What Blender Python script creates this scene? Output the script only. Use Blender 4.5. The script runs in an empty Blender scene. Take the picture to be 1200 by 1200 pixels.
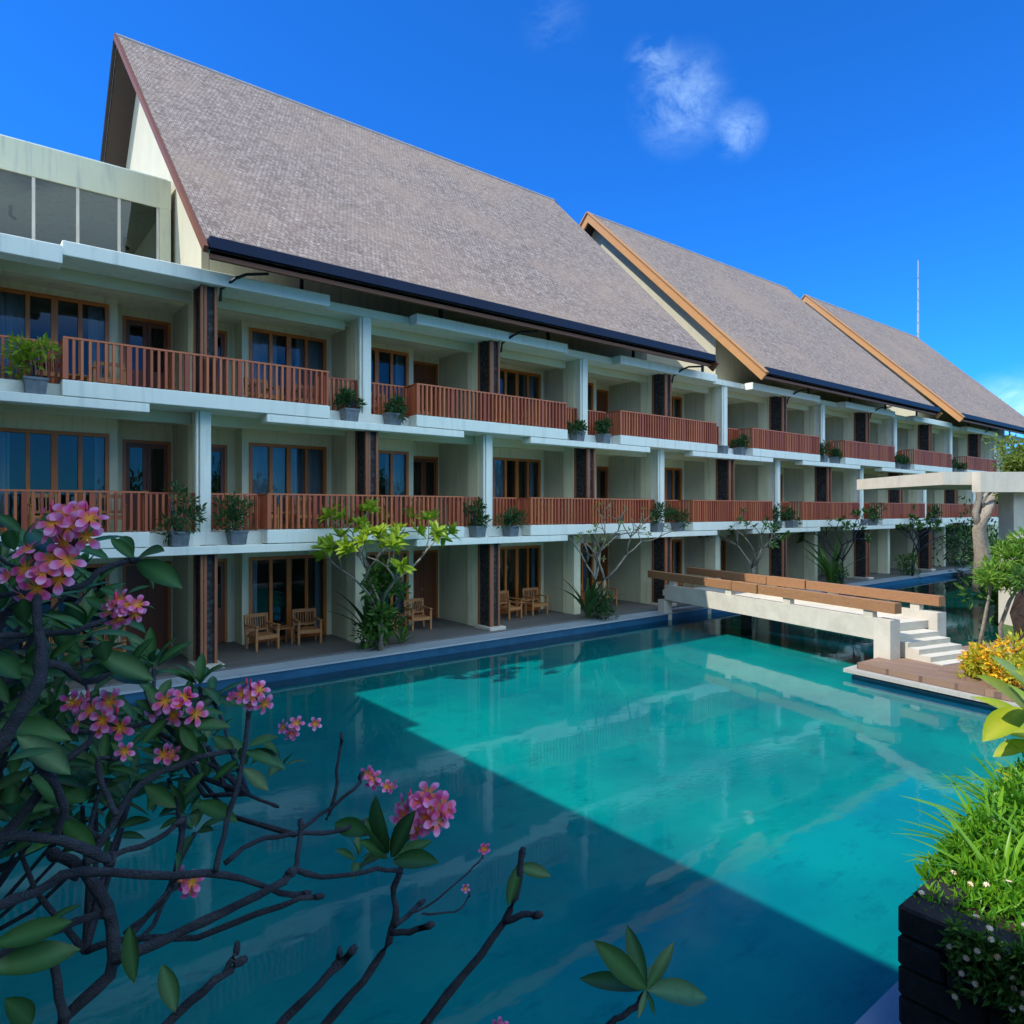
import bpy, math, random
from mathutils import Vector, Matrix
random.seed(7)
R = math.radians
S = bpy.context.scene
COL = S.collection
# ------------------------------------------------------------------ camera model
CAMZ = 3.85; PHI = R(38.7); SN, CS = math.sin(PHI), math.cos(PHI); F = 810.0; HOR = 598.0
def P(px, py, z):
    r = (px-600)/F*z; h = (HOR-py)/F*z
    return Vector((z*SN+r*CS, z*CS-r*SN, CAMZ+h))
def PG(px, py, zl):          # point on the horizontal plane zl
    return P(px, py, (CAMZ-zl)*F/(py-HOR))
# ------------------------------------------------------------------ node helpers
def newmat(name):
    m = bpy.data.materials.new(name); m.use_nodes = True
    nt = m.node_tree; b = nt.nodes['Principled BSDF']
    return m, nt, b
def N(nt, t, **kw):
    n = nt.nodes.new(t)
    for k, v in kw.items():
        if k in n.inputs: n.inputs[k].default_value = v
        else: setattr(n, k, v)
    return n
def L(nt, a, b): nt.links.new(a, b)
def c4(c): return (c[0], c[1], c[2], 1)
def mixc(nt, fac, a, b):
    m = nt.nodes.new('ShaderNodeMix'); m.data_type = 'RGBA'
    if hasattr(fac, 'links'): L(nt, fac, m.inputs[0])
    else: m.inputs[0].default_value = fac
    for s, v in ((m.inputs[6], a), (m.inputs[7], b)):
        if hasattr(v, 'links'): L(nt, v, s)
        else: s.default_value = c4(v)
    return m.outputs[2]
def ramp(nt, fac, lo, hi):
    r = nt.nodes.new('ShaderNodeMapRange'); L(nt, fac, r.inputs[0])
    r.inputs[1].default_value = lo; r.inputs[2].default_value = hi; return r.outputs[0]
def noise(nt, scale, detail=4, rough=.6, vec=None, stretch=None):
    n = N(nt, 'ShaderNodeTexNoise'); n.inputs['Scale'].default_value = scale
    n.inputs['Detail'].default_value = detail; n.inputs['Roughness'].default_value = rough
    if vec is None:
        vec = N(nt, 'ShaderNodeTexCoord').outputs['Object']
    if stretch:
        mp = N(nt, 'ShaderNodeMapping'); mp.inputs['Scale'].default_value = stretch
        L(nt, vec, mp.inputs[0]); vec = mp.outputs[0]
    L(nt, vec, n.inputs['Vector']); return n.outputs['Fac']
def bump(nt, b, h, strength=.3, dist=.02):
    bp = N(nt, 'ShaderNodeBump'); bp.inputs['Strength'].default_value = strength
    bp.inputs['Distance'].default_value = dist; L(nt, h, bp.inputs['Height']); L(nt, bp.outputs[0], b.inputs['Normal'])
def basic(name, c1, c2, scale=3, rough=.7, bs=.2, bd=.01, stretch=None, streak=None, spec=.3):
    m, nt, b = newmat(name)
    f = noise(nt, scale, 6, .65, stretch=stretch)
    col = mixc(nt, ramp(nt, f, .35, .68), c1, c2)
    if streak:
        f2 = noise(nt, 1.0, 5, .6, stretch=(6, 6, .5))
        col = mixc(nt, ramp(nt, f2, .52, .8), col, streak)
    L(nt, col, b.inputs['Base Color'])
    b.inputs['Roughness'].default_value = rough; b.inputs['Specular IOR Level'].default_value = spec
    f3 = noise(nt, scale*14, 3, .6, stretch=stretch)
    bump(nt, b, f3, bs, bd)
    return m
def woodmat(name, c1, c2, c3, axis='Z', rough=.55, scale=6, island=.5):
    m, nt, b = newmat(name)
    st = {'Z': (6, 6, .35), 'X': (.35, 6, 6), 'Y': (6, .35, 6)}[axis]
    f = noise(nt, scale, 6, .7, stretch=st)
    g = N(nt, 'ShaderNodeNewGeometry')
    col = mixc(nt, ramp(nt, f, .3, .7), c1, c2)
    mm = N(nt, 'ShaderNodeMath', operation='MULTIPLY'); L(nt, g.outputs['Random Per Island'], mm.inputs[0]); mm.inputs[1].default_value = island
    col = mixc(nt, mm.outputs[0], col, c3)
    L(nt, col, b.inputs['Base Color']); b.inputs['Roughness'].default_value = rough
    bump(nt, b, f, .25, .006)
    return m
def leafmat(name, c1, c2, vein=None, rough=.45, trans=.35):
    m, nt, b = newmat(name)
    g = N(nt, 'ShaderNodeNewGeometry')
    col = mixc(nt, g.outputs['Random Per Island'], c1, c2)
    if vein:
        at = N(nt, 'ShaderNodeAttribute', attribute_name='Col')
        col = mixc(nt, at.outputs['Fac'], vein, col)
        f = noise(nt, 14, 3, .6)
        col = mixc(nt, ramp(nt, f, .55, .95), col, (c1[0]*1.6+.03, c1[1]*1.1, c1[2]*.6))
    L(nt, col, b.inputs['Base Color']); b.inputs['Roughness'].default_value = rough
    b.inputs['Specular IOR Level'].default_value = .35
    tr = N(nt, 'ShaderNodeBsdfTranslucent'); L(nt, col, tr.inputs[0])
    mx = N(nt, 'ShaderNodeMixShader'); mx.inputs[0].default_value = trans
    L(nt, b.outputs[0], mx.inputs[1]); L(nt, tr.outputs[0], mx.inputs[2])
    L(nt, mx.outputs[0], nt.nodes['Material Output'].inputs[0])
    return m
# ------------------------------------------------------------------ mesh builder
class MB:
    def __init__(s): s.v = []; s.f = []; s.c = []; s.mi = []; s.cur = 0
    def vert(s, p, c=1.0):
        s.v.append((p[0], p[1], p[2])); s.c.append(c); return len(s.v)-1
    def face(s, *i): s.f.append(tuple(i)); s.mi.append(s.cur)
    def poly(s, pts, c=1.0): s.face(*[s.vert(p, c) for p in pts])
    def box(s, x0, x1, y0, y1, z0, z1):
        a = [s.vert((x, y, z)) for z in (z0, z1) for x, y in ((x0, y0), (x1, y0), (x1, y1), (x0, y1))]
        for q in ((3, 2, 1, 0), (4, 5, 6, 7), (0, 1, 5, 4), (1, 2, 6, 5), (2, 3, 7, 6), (3, 0, 4, 7)):
            s.face(*[a[k] for k in q])
        return s
    def bevbox(s, x0, x1, y0, y1, z0, z1, b=.01):
        # box with chamfered vertical and horizontal edges
        X = (x0, x0+b, x1-b, x1); Y = (y0, y0+b, y1-b, y1); Z = (z0, z0+b, z1-b, z1)
        rings = []
        def ring(inset, z):
            i = inset
            pts = [(X[0]+i+b, Y[0]+i), (X[3]-i-b, Y[0]+i), (X[3]-i, Y[0]+i+b), (X[3]-i, Y[3]-i-b), (X[3]-i-b, Y[3]-i), (X[0]+i+b, Y[3]-i), (X[0]+i, Y[3]-i-b), (X[0]+i, Y[0]+i+b)]
            return [s.vert((p[0], p[1], z)) for p in pts]
        rs = [ring(b*.9, z0), ring(0, z0+b), ring(0, z1-b), ring(b*.9, z1)]
        for a, c in zip(rs, rs[1:]):
            for k in range(8): s.face(a[k], a[(k+1) % 8], c[(k+1) % 8], c[k])
        s.face(*rs[0][::-1]); s.face(*rs[3])
        return s
    def obox(s, a, b, w, h, up=(0, 0, 1)):      # beam from a to b, centred, width w (horizontal), height h
        a = Vector(a); b = Vector(b); d = (b-a).normalized(); up = Vector(up)
        sd = d.cross(up).normalized(); u = sd.cross(d).normalized()
        vs = [s.vert(p+sd*sx*w/2+u*sz*h/2) for p in (a, b) for sx, sz in ((-1, -1), (1, -1), (1, 1), (-1, 1))]
        for q in ((0, 1, 2, 3), (7, 6, 5, 4), (0, 4, 5, 1), (1, 5, 6, 2), (2, 6, 7, 3), (3, 7, 4, 0)):
            s.face(*[vs[k] for k in q])
        return s
    def tube(s, pts, rad, n=7, cap=True, wob=0):
        pts = [Vector(p) for p in pts]
        if isinstance(rad, (int, float)): rad = [rad]*len(pts)
        prev = None; ref = Vector((.3, .2, 1))
        for i, p in enumerate(pts):
            d = (pts[min(i+1, len(pts)-1)]-pts[max(i-1, 0)])
            if d.length < 1e-6: d = Vector((0, 0, 1))
            d.normalize()
            if abs(d.dot(ref.normalized())) > .95: ref = Vector((1, 0, .2))
            u = d.cross(ref).normalized(); w = d.cross(u)
            ring = []
            for k in range(n):
                a = 2*math.pi*k/n; rr = rad[i]*(1+wob*random.uniform(-1, 1))
                ring.append(s.vert(p+u*math.cos(a)*rr+w*math.sin(a)*rr))
            if prev:
                for k in range(n): s.face(prev[k], prev[(k+1) % n], ring[(k+1) % n], ring[k])
            elif cap: s.face(*ring[::-1])
            prev = ring
        if cap: s.face(*prev)
        return s
    def leaf(s, base, d, nrm, ln, wd, droop=.2, seg=5, fold=.25, tip=.62):
        base = Vector(base); d = Vector(d).normalized(); nrm = Vector(nrm)
        sd = d.cross(nrm)
        if sd.length < 1e-4: sd = d.cross(Vector((1, .3, .2)))
        sd.normalize(); nrm = sd.cross(d).normalized()
        rows = []
        for i in range(seg+1):
            t = i/seg
            w = wd*.5*(math.sin(math.pi*min(1, t**.85*1.0))**.75 if 0 < t < 1 else .02)*(.75+.5*t if t < tip else .75+.5*tip)
            p = base+d*(ln*t)-nrm*(droop*ln*t*t)
            up = nrm*(fold*w)
            rows.append((s.vert(p-sd*w+up, 1), s.vert(p, 0), s.vert(p+sd*w+up, 1)))
        for a, b in zip(rows, rows[1:]):
            s.face(a[0], a[1], b[1], b[0]); s.face(a[1], a[2], b[2], b[1])
    def card(s, p, d, nrm, ln, wd):
        p = Vector(p); d = Vector(d).normalized(); sd = d.cross(Vector(nrm))
        if sd.length < 1e-4: sd = d.cross(Vector((.3, 1, .1)))
        sd.normalize(); n2 = sd.cross(d)
        a = s.vert(p); b = s.vert(p+d*ln*.5+sd*wd*.5+n2*.06*ln); c = s.vert(p+d*ln-n2*.08*ln); e = s.vert(p+d*ln*.5-sd*wd*.5+n2*.06*ln)
        s.face(a, b, c, e)
    def build(s, name, mats, parent=None, smooth=False, attr=False, loc=None):
        me = bpy.data.meshes.new(name)
        off = Vector(loc) if loc is not None else Vector((0, 0, 0))
        me.from_pydata([(v[0]-off.x, v[1]-off.y, v[2]-off.z) for v in s.v], [], s.f)
        if not isinstance(mats, (list, tuple)): mats = [mats]
        for m in mats: me.materials.append(m)
        if len(mats) > 1: me.polygons.foreach_set('material_index', s.mi)
        if smooth: me.polygons.foreach_set('use_smooth', [True]*len(me.polygons))
        if attr:
            a = me.attributes.new('Col', 'FLOAT_COLOR', 'POINT')
            for i, c in enumerate(s.c):
                a.data[i].color = (c, c, c, 1) if isinstance(c, (int, float)) else (c[0], c[1], c[2], 1)
        me.update()
        o = bpy.data.objects.new(name, me); COL.objects.link(o)
        if loc is not None: o.location = off
        if parent:
            o.parent = parent
            if loc is None and parent.location.length > 0 and parent.get('world_built'):
                pass
        return o
def tag(o, label=None, cat=None, group=None, kind=None):
    if label: o['label'] = label
    if cat: o['category'] = cat
    if group: o['group'] = group
    if kind: o['kind'] = kind
    return o
def empty(name, loc, rz=0):
    o = bpy.data.objects.new(name, None); COL.objects.link(o); o.location = loc; o.rotation_euler = (0, 0, rz)
    o.empty_display_size = .3
    return o
def wparent(ch, root):       # child mesh in world coordinates under a placed root
    ch.parent = root
    ch.matrix_parent_inverse = Matrix.LocRotScale(root.location, root.rotation_euler, None).inverted()
    return ch
def copy_tree(o, parent=None):
    c = o.copy(); COL.objects.link(c); c.parent = parent
    for ch in [x for x in bpy.data.objects if x.parent == o]: copy_tree(ch, c)
    return c
# ------------------------------------------------------------------ materials
M = {}
M['cream'] = basic('cream_render', (.66, .62, .42), (.62, .58, .39), 1.2, .85, .15, .004, streak=(.58, .56, .42))
M['gablewall'] = basic('sunlit_gable_render', (.52, .49, .36), (.48, .45, .33), 1.2, .85, .15, .004, streak=(.42, .40, .30))  # copy of the cream, colour darkened to offset direct sun on the gables
M['wall'] = basic('shaded_render', (.82, .80, .57), (.78, .76, .54), 1.5, .85, .15, .004, streak=(.50, .51, .42))  # cream render with its colour lightened to lift the shaded facade
M['edge'] = basic('pale_concrete_edge', (.84, .86, .76), (.80, .82, .74), 1.8, .8, .15, .004, streak=(.66, .69, .62))
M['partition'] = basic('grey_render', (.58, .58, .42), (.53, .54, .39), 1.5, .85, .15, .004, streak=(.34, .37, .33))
M['white'] = basic('white_concrete', (.60, .56, .47), (.47, .435, .36), 1.6, .8, .25, .006, streak=(.52, .49, .42))
M['pav'] = basic('pavilion_concrete', (.62, .58, .47), (.54, .50, .41), 1.8, .8, .2, .005, streak=(.48, .46, .38))
M['teak'] = woodmat('teak_frame', (.60, .165, .02), (.70, .23, .03), (.45, .11, .015), 'Z', .4)
M['slat'] = woodmat('railing_slats', (.40, .070, .028), (.25, .042, .02), (.62, .19, .065), 'Z', .5, island=.75)
M['door'] = woodmat('door_wood', (.20, .055, .02), (.28, .085, .03), (.16, .045, .015), 'Z', .4)
M['beam'] = woodmat('old_timber', (.40, .19, .075), (.20, .095, .045), (.30, .16, .08), 'Y', .65)
M['rake'] = woodmat('rake_timber', (.56, .28, .09), (.42, .19, .06), (.5, .25, .1), 'Y', .55)
M['rakedark'] = woodmat('dark_red_timber', (.17, .055, .02), (.11, .035, .015), (.20, .07, .025), 'X', .6)
M['fascia'] = woodmat('fascia_timber', (.32, .12, .05), (.24, .08, .035), (.3, .11, .05), 'X', .6)
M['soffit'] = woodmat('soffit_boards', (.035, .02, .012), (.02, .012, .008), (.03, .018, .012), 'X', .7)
M['gutter'] = basic('navy_gutter', (.004, .012, .04), (.006, .016, .05), 2, .5, .05, .002, spec=.2)
M['black'] = basic('black_metal', (.012, .012, .014), (.02, .02, .02), 4, .45, .05, .002)
M['chair'] = woodmat('chair_wood', (.50, .22, .07), (.38, .15, .05), (.45, .2, .07), 'Z', .5)
M['curtain'] = basic('white_curtain', (.62, .64, .66), (.50, .53, .56), 5, .9, .1, .01, stretch=(9, 9, .4))
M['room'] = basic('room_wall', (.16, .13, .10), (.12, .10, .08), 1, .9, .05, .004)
M['soil'] = basic('soil', (.04, .028, .018), (.07, .05, .03), 9, .95, .8, .03)
M['potstone'] = basic('grey_stone_pot', (.20, .23, .25), (.12, .14, .16), 8, .85, .5, .01)
M['darkstone'] = basic('dark_lava_stone', (.014, .013, .014), (.03, .028, .028), 9, .85, .8, .02)
M['ground'] = basic('ground_earth', (.09, .10, .04), (.13, .11, .06), .4, .95, .5, .05)
M['grassland'] = basic('lawn', (.045, .09, .015), (.08, .13, .03), .8, .95, .8, .05)
M['mast'] = basic('mast_steel', (.45, .47, .5), (.4, .42, .45), 3, .4, .05, .002)
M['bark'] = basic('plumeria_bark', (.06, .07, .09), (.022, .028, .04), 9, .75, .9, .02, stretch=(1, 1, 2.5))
M['barkpale'] = basic('pale_bark', (.36, .31, .24), (.22, .18, .14), 9, .85, .6, .02)
M['barkdark'] = basic('dark_rough_bark', (.10, .065, .05), (.035, .025, .02), 12, .9, 1, .04)
M['stem_red'] = basic('red_stem', (.12, .025, .02), (.08, .03, .02), 12, .6, .2, .004)
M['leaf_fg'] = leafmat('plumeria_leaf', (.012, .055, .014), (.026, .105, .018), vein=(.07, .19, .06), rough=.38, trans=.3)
M['leaf_lit'] = leafmat('sunlit_plumeria_leaf', (.22, .36, .02), (.34, .46, .03), rough=.42, trans=.45)  # sunlight on the leaves put into this yellow green
M['leaf_dark'] = leafmat('dark_shrub_leaf', (.025, .075, .02), (.05, .13, .03), rough=.5, trans=.25)
M['leaf_mid'] = leafmat('shrub_leaf', (.05, .13, .02), (.10, .22, .03), rough=.5, trans=.35)
M['leaf_strap'] = leafmat('strap_leaf', (.06, .24, .015), (.20, .42, .02), rough=.35, trans=.4)
M['leaf_fern'] = leafmat('narrow_bright_leaf', (.08, .26, .03), (.28, .42, .05), rough=.5, trans=.4)
M['leaf_yellow'] = leafmat('croton_leaf', (.16, .36, .02), (.42, .48, .02), vein=(.55, .55, .05), rough=.35, trans=.45)
M['leaf_hedge'] = leafmat('far_leaf', (.10, .18, .03), (.28, .34, .05), rough=.6, trans=.35)
M['leaf_sparse'] = leafmat('sparse_leaf', (.18, .24, .08), (.35, .38, .12), rough=.6, trans=.4)
M['fl_orange'] = leafmat('orange_flower', (.75, .30, .01), (.85, .55, .02), rough=.6, trans=.3)
M['fl_white'] = leafmat('white_flower', (.80, .78, .72), (.85, .62, .60), rough=.6, trans=.3)
M['fl_daisy'] = leafmat('daisy_flower', (.82, .80, .74), (.85, .45, .15), rough=.6, trans=.2)
def petalmat():
    m, nt, b = newmat('pink_petal')
    at = N(nt, 'ShaderNodeAttribute', attribute_name='Col')
    g = N(nt, 'ShaderNodeNewGeometry')
    hs = N(nt, 'ShaderNodeHueSaturation'); L(nt, at.outputs['Color'], hs.inputs['Color'])
    mr = N(nt, 'ShaderNodeMapRange'); L(nt, g.outputs['Random Per Island'], mr.inputs[0]); mr.inputs[3].default_value = .85; mr.inputs[4].default_value = 1.1
    L(nt, mr.outputs[0], hs.inputs['Value'])
    L(nt, hs.outputs[0], b.inputs['Base Color']); b.inputs['Roughness'].default_value = .5
    tr = N(nt, 'ShaderNodeBsdfTranslucent'); L(nt, hs.outputs[0], tr.inputs[0])
    mx = N(nt, 'ShaderNodeMixShader'); mx.inputs[0].default_value = .35
    L(nt, b.outputs[0], mx.inputs[1]); L(nt, tr.outputs[0], mx.inputs[2]); L(nt, mx.outputs[0], nt.nodes['Material Output'].inputs[0])
    return m
M['petal'] = petalmat()
def roofmat():
    m, nt, b = newmat('wood_shingles')
    tc = N(nt, 'ShaderNodeTexCoord'); mp = N(nt, 'ShaderNodeMapping'); L(nt, tc.outputs['Object'], mp.inputs[0])
    mp.inputs['Scale'].default_value = (1, 1.39, 0)
    br = N(nt, 'ShaderNodeTexBrick'); L(nt, mp.outputs[0], br.inputs['Vector'])
    br.inputs['Color1'].default_value = (.29, .222, .185, 1); br.inputs['Color2'].default_value = (.42, .34, .285, 1)
    br.inputs['Mortar'].default_value = (.13, .10, .10, 1); br.inputs['Scale'].default_value = 1
    br.inputs['Mortar Size'].default_value = .012; br.inputs['Mortar Smooth'].default_value = .6
    br.inputs['Brick Width'].default_value = .12; br.inputs['Row Height'].default_value = .17; br.inputs['Bias'].default_value = .1
    n1 = noise(nt, 2.2, 7, .8, mp.outputs[0], (1.1, 1, 1)); n2 = noise(nt, 8, 5, .75, mp.outputs[0], (1.1, 1, 1)); n3 = noise(nt, .22, 4, .6, mp.outputs[0])
    col = mixc(nt, ramp(nt, n1, .42, .60), br.outputs['Color'], (.20, .152, .128))
    mxx = mixc(nt, ramp(nt, n2, .52, .72), col, (.62, .52, .44))
    col = mixc(nt, ramp(nt, n2, .45, .25), mxx, (.15, .12, .12))
    col = mixc(nt, ramp(nt, n3, .45, .8), col, (.36, .27, .205))
    L(nt, col, b.inputs['Base Color']); b.inputs['Roughness'].default_value = .85; b.inputs['Specular IOR Level'].default_value = .08
    ad = N(nt, 'ShaderNodeMath', operation='ADD'); L(nt, br.outputs['Fac'], ad.inputs[0]); ad.inputs[0].default_value = 0
    mm = N(nt, 'ShaderNodeMath', operation='SUBTRACT'); L(nt, n2, mm.inputs[0]); L(nt, br.outputs['Fac'], mm.inputs[1])
    bump(nt, b, mm.outputs[0], .7, .04)
    return m
M['roof'] = roofmat()
M['ridge'] = basic('ridge_capping', (.42, .36, .34), (.32, .27, .26), 3, .8, .2, .01)
def pierstone():
    m, nt, b = newmat('carved_black_stone')
    tc = N(nt, 'ShaderNodeTexCoord')
    v = N(nt, 'ShaderNodeTexVoronoi'); L(nt, tc.outputs['Object'], v.inputs[0]); v.inputs['Scale'].default_value = 9
    col = mixc(nt, ramp(nt, v.outputs['Distance'], .1, .6), (.05, .05, .055), (.012, .012, .014))
    L(nt, col, b.inputs['Base Color']); b.inputs['Roughness'].default_value = .7
    bump(nt, b, v.outputs['Distance'], .9, .03)
    return m
M['pier'] = pierstone()
def deckmat(name, c1, c2, gap, width, axis, rough=.6):
    m, nt, b = newmat(name)
    tc = N(nt, 'ShaderNodeTexCoord'); mp = N(nt, 'ShaderNodeMapping'); L(nt, tc.outputs['Object'], mp.inputs[0])
    if axis == 'Y': mp.inputs['Rotation'].default_value = (0, 0, R(90))
    br = N(nt, 'ShaderNodeTexBrick'); L(nt, mp.outputs[0], br.inputs['Vector'])
    br.inputs['Color1'].default_value = c4(c1); br.inputs['Color2'].default_value = c4(c2); br.inputs['Mortar'].default_value = c4(gap)
    br.inputs['Scale'].default_value = 1; br.inputs['Mortar Size'].default_value = .006; br.inputs['Brick Width'].default_value = 2.4; br.inputs['Row Height'].default_value = width
    n1 = noise(nt, 5, 5, .7, mp.outputs[0], (.4, 4, 1))
    col = mixc(nt, ramp(nt, n1, .4, .9), br.outputs['Color'], c2)
    L(nt, col, b.inputs['Base Color']); b.inputs['Roughness'].default_value = rough
    mm = N(nt, 'ShaderNodeMath', operation='SUBTRACT'); L(nt, n1, mm.inputs[0]); L(nt, br.outputs['Fac'], mm.inputs[1])
    bump(nt, b, mm.outputs[0], .4, .01)
    return m
M['deckdark'] = deckmat('dark_walkway_boards', (.10, .10, .10), (.14, .135, .13), (.02, .02, .02), .14, 'X')
M['deckwood'] = deckmat('terrace_boards', (.28, .18, .12), (.20, .125, .085), (.10, .065, .05), .12, 'Y', .7)
M['coping'] = deckmat('coping_stone', (.36, .42, .46), (.28, .34, .38), (.12, .15, .17), .65, 'X', .5)
M['copinglight'] = deckmat('pale_coping', (.42, .41, .37), (.34, .33, .30), (.3, .3, .27), .4, 'X', .6)
def poolfloor():
    m, nt, b = newmat('teal_pool_tiles')
    n1 = noise(nt, .35, 5, .6); n2 = noise(nt, 1.6, 8, .75, stretch=(1, 2, 1))
    col = mixc(nt, ramp(nt, n1, .38, .64), (.003, .285, .25), (.003, .20, .21))
    sp = mixc(nt, ramp(nt, n2, .54, .74), col, (.002, .135, .15))
    tc = N(nt, 'ShaderNodeTexCoord')
    br = N(nt, 'ShaderNodeTexBrick'); L(nt, tc.outputs['Object'], br.inputs['Vector']); br.offset = 0
    br.inputs['Scale'].default_value = 1; br.inputs['Brick Width'].default_value = .4; br.inputs['Row Height'].default_value = .4; br.inputs['Mortar Size'].default_value = .006
    sp = mixc(nt, .0, sp, sp)
    mb = N(nt, 'ShaderNodeMath', operation='MULTIPLY'); L(nt, br.outputs['Fac'], mb.inputs[0]); mb.inputs[1].default_value = .22
    sp = mixc(nt, mb.outputs[0], sp, (.004, .2, .22))
    L(nt, sp, b.inputs['Base Color']); b.inputs['Roughness'].default_value = .6; b.inputs['Specular IOR Level'].default_value = .1
    return m
M['poolfloor'] = poolfloor()
M['pooltile'] = basic('blue_pool_tile', (.015, .10, .20), (.01, .07, .15), 3, .3, .1, .004, spec=.5)
def watermat():
    m, nt, b = newmat('pool_water'); nt.nodes.remove(b)
    tc = N(nt, 'ShaderNodeTexCoord')
    n1 = noise(nt, 1.1, 3, .5, tc.outputs['Object'], (1, 1.6, 1)); n2 = noise(nt, 9, 3, .55, tc.outputs['Object'], (1, 1.5, 1))
    n3 = noise(nt, .12, 2, .5, tc.outputs['Object'])
    k = N(nt, 'ShaderNodeMath', operation='MULTIPLY'); L(nt, n2, k.inputs[0]); L(nt, ramp(nt, n3, .5, .62), k.inputs[1])
    k2 = N(nt, 'ShaderNodeMath', operation='MULTIPLY_ADD'); L(nt, k.outputs[0], k2.inputs[0]); k2.inputs[1].default_value = .42; L(nt, n1, k2.inputs[2])
    bp = N(nt, 'ShaderNodeBump'); bp.inputs['Strength'].default_value = .07; bp.inputs['Distance'].default_value = .05; L(nt, k2.outputs[0], bp.inputs['Height'])
    fr = N(nt, 'ShaderNodeFresnel'); fr.inputs[0].default_value = 1.29; L(nt, bp.outputs[0], fr.inputs['Normal'])
    tr = N(nt, 'ShaderNodeBsdfTransparent'); tr.inputs[0].default_value = (.50, .90, .93, 1)
    gl = N(nt, 'ShaderNodeBsdfGlossy'); gl.inputs['Roughness'].default_value = .035; L(nt, bp.outputs[0], gl.inputs['Normal'])
    mx = N(nt, 'ShaderNodeMixShader'); L(nt, fr.outputs[0], mx.inputs[0]); L(nt, tr.outputs[0], mx.inputs[1]); L(nt, gl.outputs[0], mx.inputs[2])
    L(nt, mx.outputs[0], nt.nodes['Material Output'].inputs[0])
    return m
M['water'] = watermat()
def glassmat():
    m, nt, b = newmat('window_glass'); nt.nodes.remove(b)
    n = noise(nt, .6, 2, .5)
    bp = N(nt, 'ShaderNodeBump'); bp.inputs['Strength'].default_value = .0; bp.inputs['Distance'].default_value = .05; L(nt, n, bp.inputs['Height'])
    fr = N(nt, 'ShaderNodeFresnel'); fr.inputs[0].default_value = 1.65
    tr = N(nt, 'ShaderNodeBsdfTransparent'); tr.inputs[0].default_value = (.62, .70, .72, 1)
    gl = N(nt, 'ShaderNodeBsdfGlossy'); gl.inputs['Roughness'].default_value = .01; L(nt, bp.outputs[0], gl.inputs['Normal'])
    mx = N(nt, 'ShaderNodeMixShader'); L(nt, fr.outputs[0], mx.inputs[0]); L(nt, tr.outputs[0], mx.inputs[1]); L(nt, gl.outputs[0], mx.inputs[2])
    L(nt, mx.outputs[0], nt.nodes['Material Output'].inputs[0])
    return m
M['glass'] = glassmat()
# ------------------------------------------------------------------ setting
def struct(o): o['kind'] = 'structure'; return o
m = MB(); m.poly([(-900, -900, -.62), (900, -900, -.62), (900, 900, -.62), (-900, 900, -.62)]); struct(m.build('ground', M['ground']))
M['poolfloor_shade'] = basic('shade_tinted_pool_floor', (.003, .06, .045), (.002, .04, .04), 2, .6, .1, .004, spec=.1)  # far floor coloured dark green: shade and tree reflections put into the colour
for nm_, xs_, mt_ in (('pool_floor', (-3, 21), 'poolfloor'), ('far_pool_floor', (21, 60), 'poolfloor_shade')):
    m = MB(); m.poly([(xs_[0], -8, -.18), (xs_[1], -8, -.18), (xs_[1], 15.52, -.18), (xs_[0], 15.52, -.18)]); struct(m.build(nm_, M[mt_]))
m = MB(); m.poly([(-3, -8, 0), (60, -8, 0), (60, 15.5, 0), (-3, 15.5, 0)]); struct(m.build('pool_water', M['water']))
m = MB(); m.box(-4, 62, 15.5, 15.56, -.3, .205); struct(m.build('pool_wall', M['pooltile']))
m = MB(); m.box(-4, 62, 15.46, 16.2, .21, .25); struct(m.build('pool_coping', M['coping']))
m = MB(); m.box(-4, 62, 16.16, 19.5, -.4, .30); struct(m.build('walkway', M['deckdark']))
# near bank with its pale step
m = MB(); m.box(-3, 16.1, -8.5, 2.04, -.3, .09); struct(m.build('near_bank', M['soil']))
m = MB(); m.box(-3, 16.1, 2.04, 2.37, -.3, .11); struct(m.build('pool_step', M['coping']))
# terrace
tz = .33
ter = [(16.2, 7.48), (15.72, 4.6), (15.0, -8), (21.5, -8), (22.2, 6.2), (20.3, 6.7), (19.9, 7.3)]
def prism(pts, z0, z1):
    b = MB(); lo = [b.vert((x, y, z0)) for x, y in pts]; hi = [b.vert((x, y, z1)) for x, y in pts]
    b.face(*hi); b.face(*lo[::-1]); n = len(pts)
    for i in range(n): b.face(lo[i], lo[(i+1) % n], hi[(i+1) % n], hi[i])
    return b
def ccw(p):
    a = sum(p[i][0]*p[(i+1) % len(p)][1]-p[(i+1) % len(p)][0]*p[i][1] for i in range(len(p)))
    return p if a > 0 else p[::-1]
struct(prism(ccw(ter), .20, tz).build('terrace_deck', M['deckwood']))
big = [(16.0, 7.7), (15.55, 4.6), (14.84, -8.1), (21.8, -8.1), (22.5, 6.3), (20.4, 7.0), (20.0, 7.6)]
struct(prism(ccw(big), .11, .19).build('terrace_edge', M['copinglight']))
big2 = [(x+.12 if x < 18 else x-.1, y-.14) for x, y in big]
struct(prism(ccw(big2), -.3, .045).build('terrace_base', M['pooltile']))
shore = [(22.3, 6.3), (46, 13.6), (62, 15.4), (62, -40), (22.3, -40)]
struct(prism(ccw(shore), -.4, .22).build('garden_ground', M['grassland']))
m = MB(); m.box(45.6, 62, 13.0, 15.44, -.4, .19); struct(m.build('far_bank', M['deckdark']))

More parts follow.
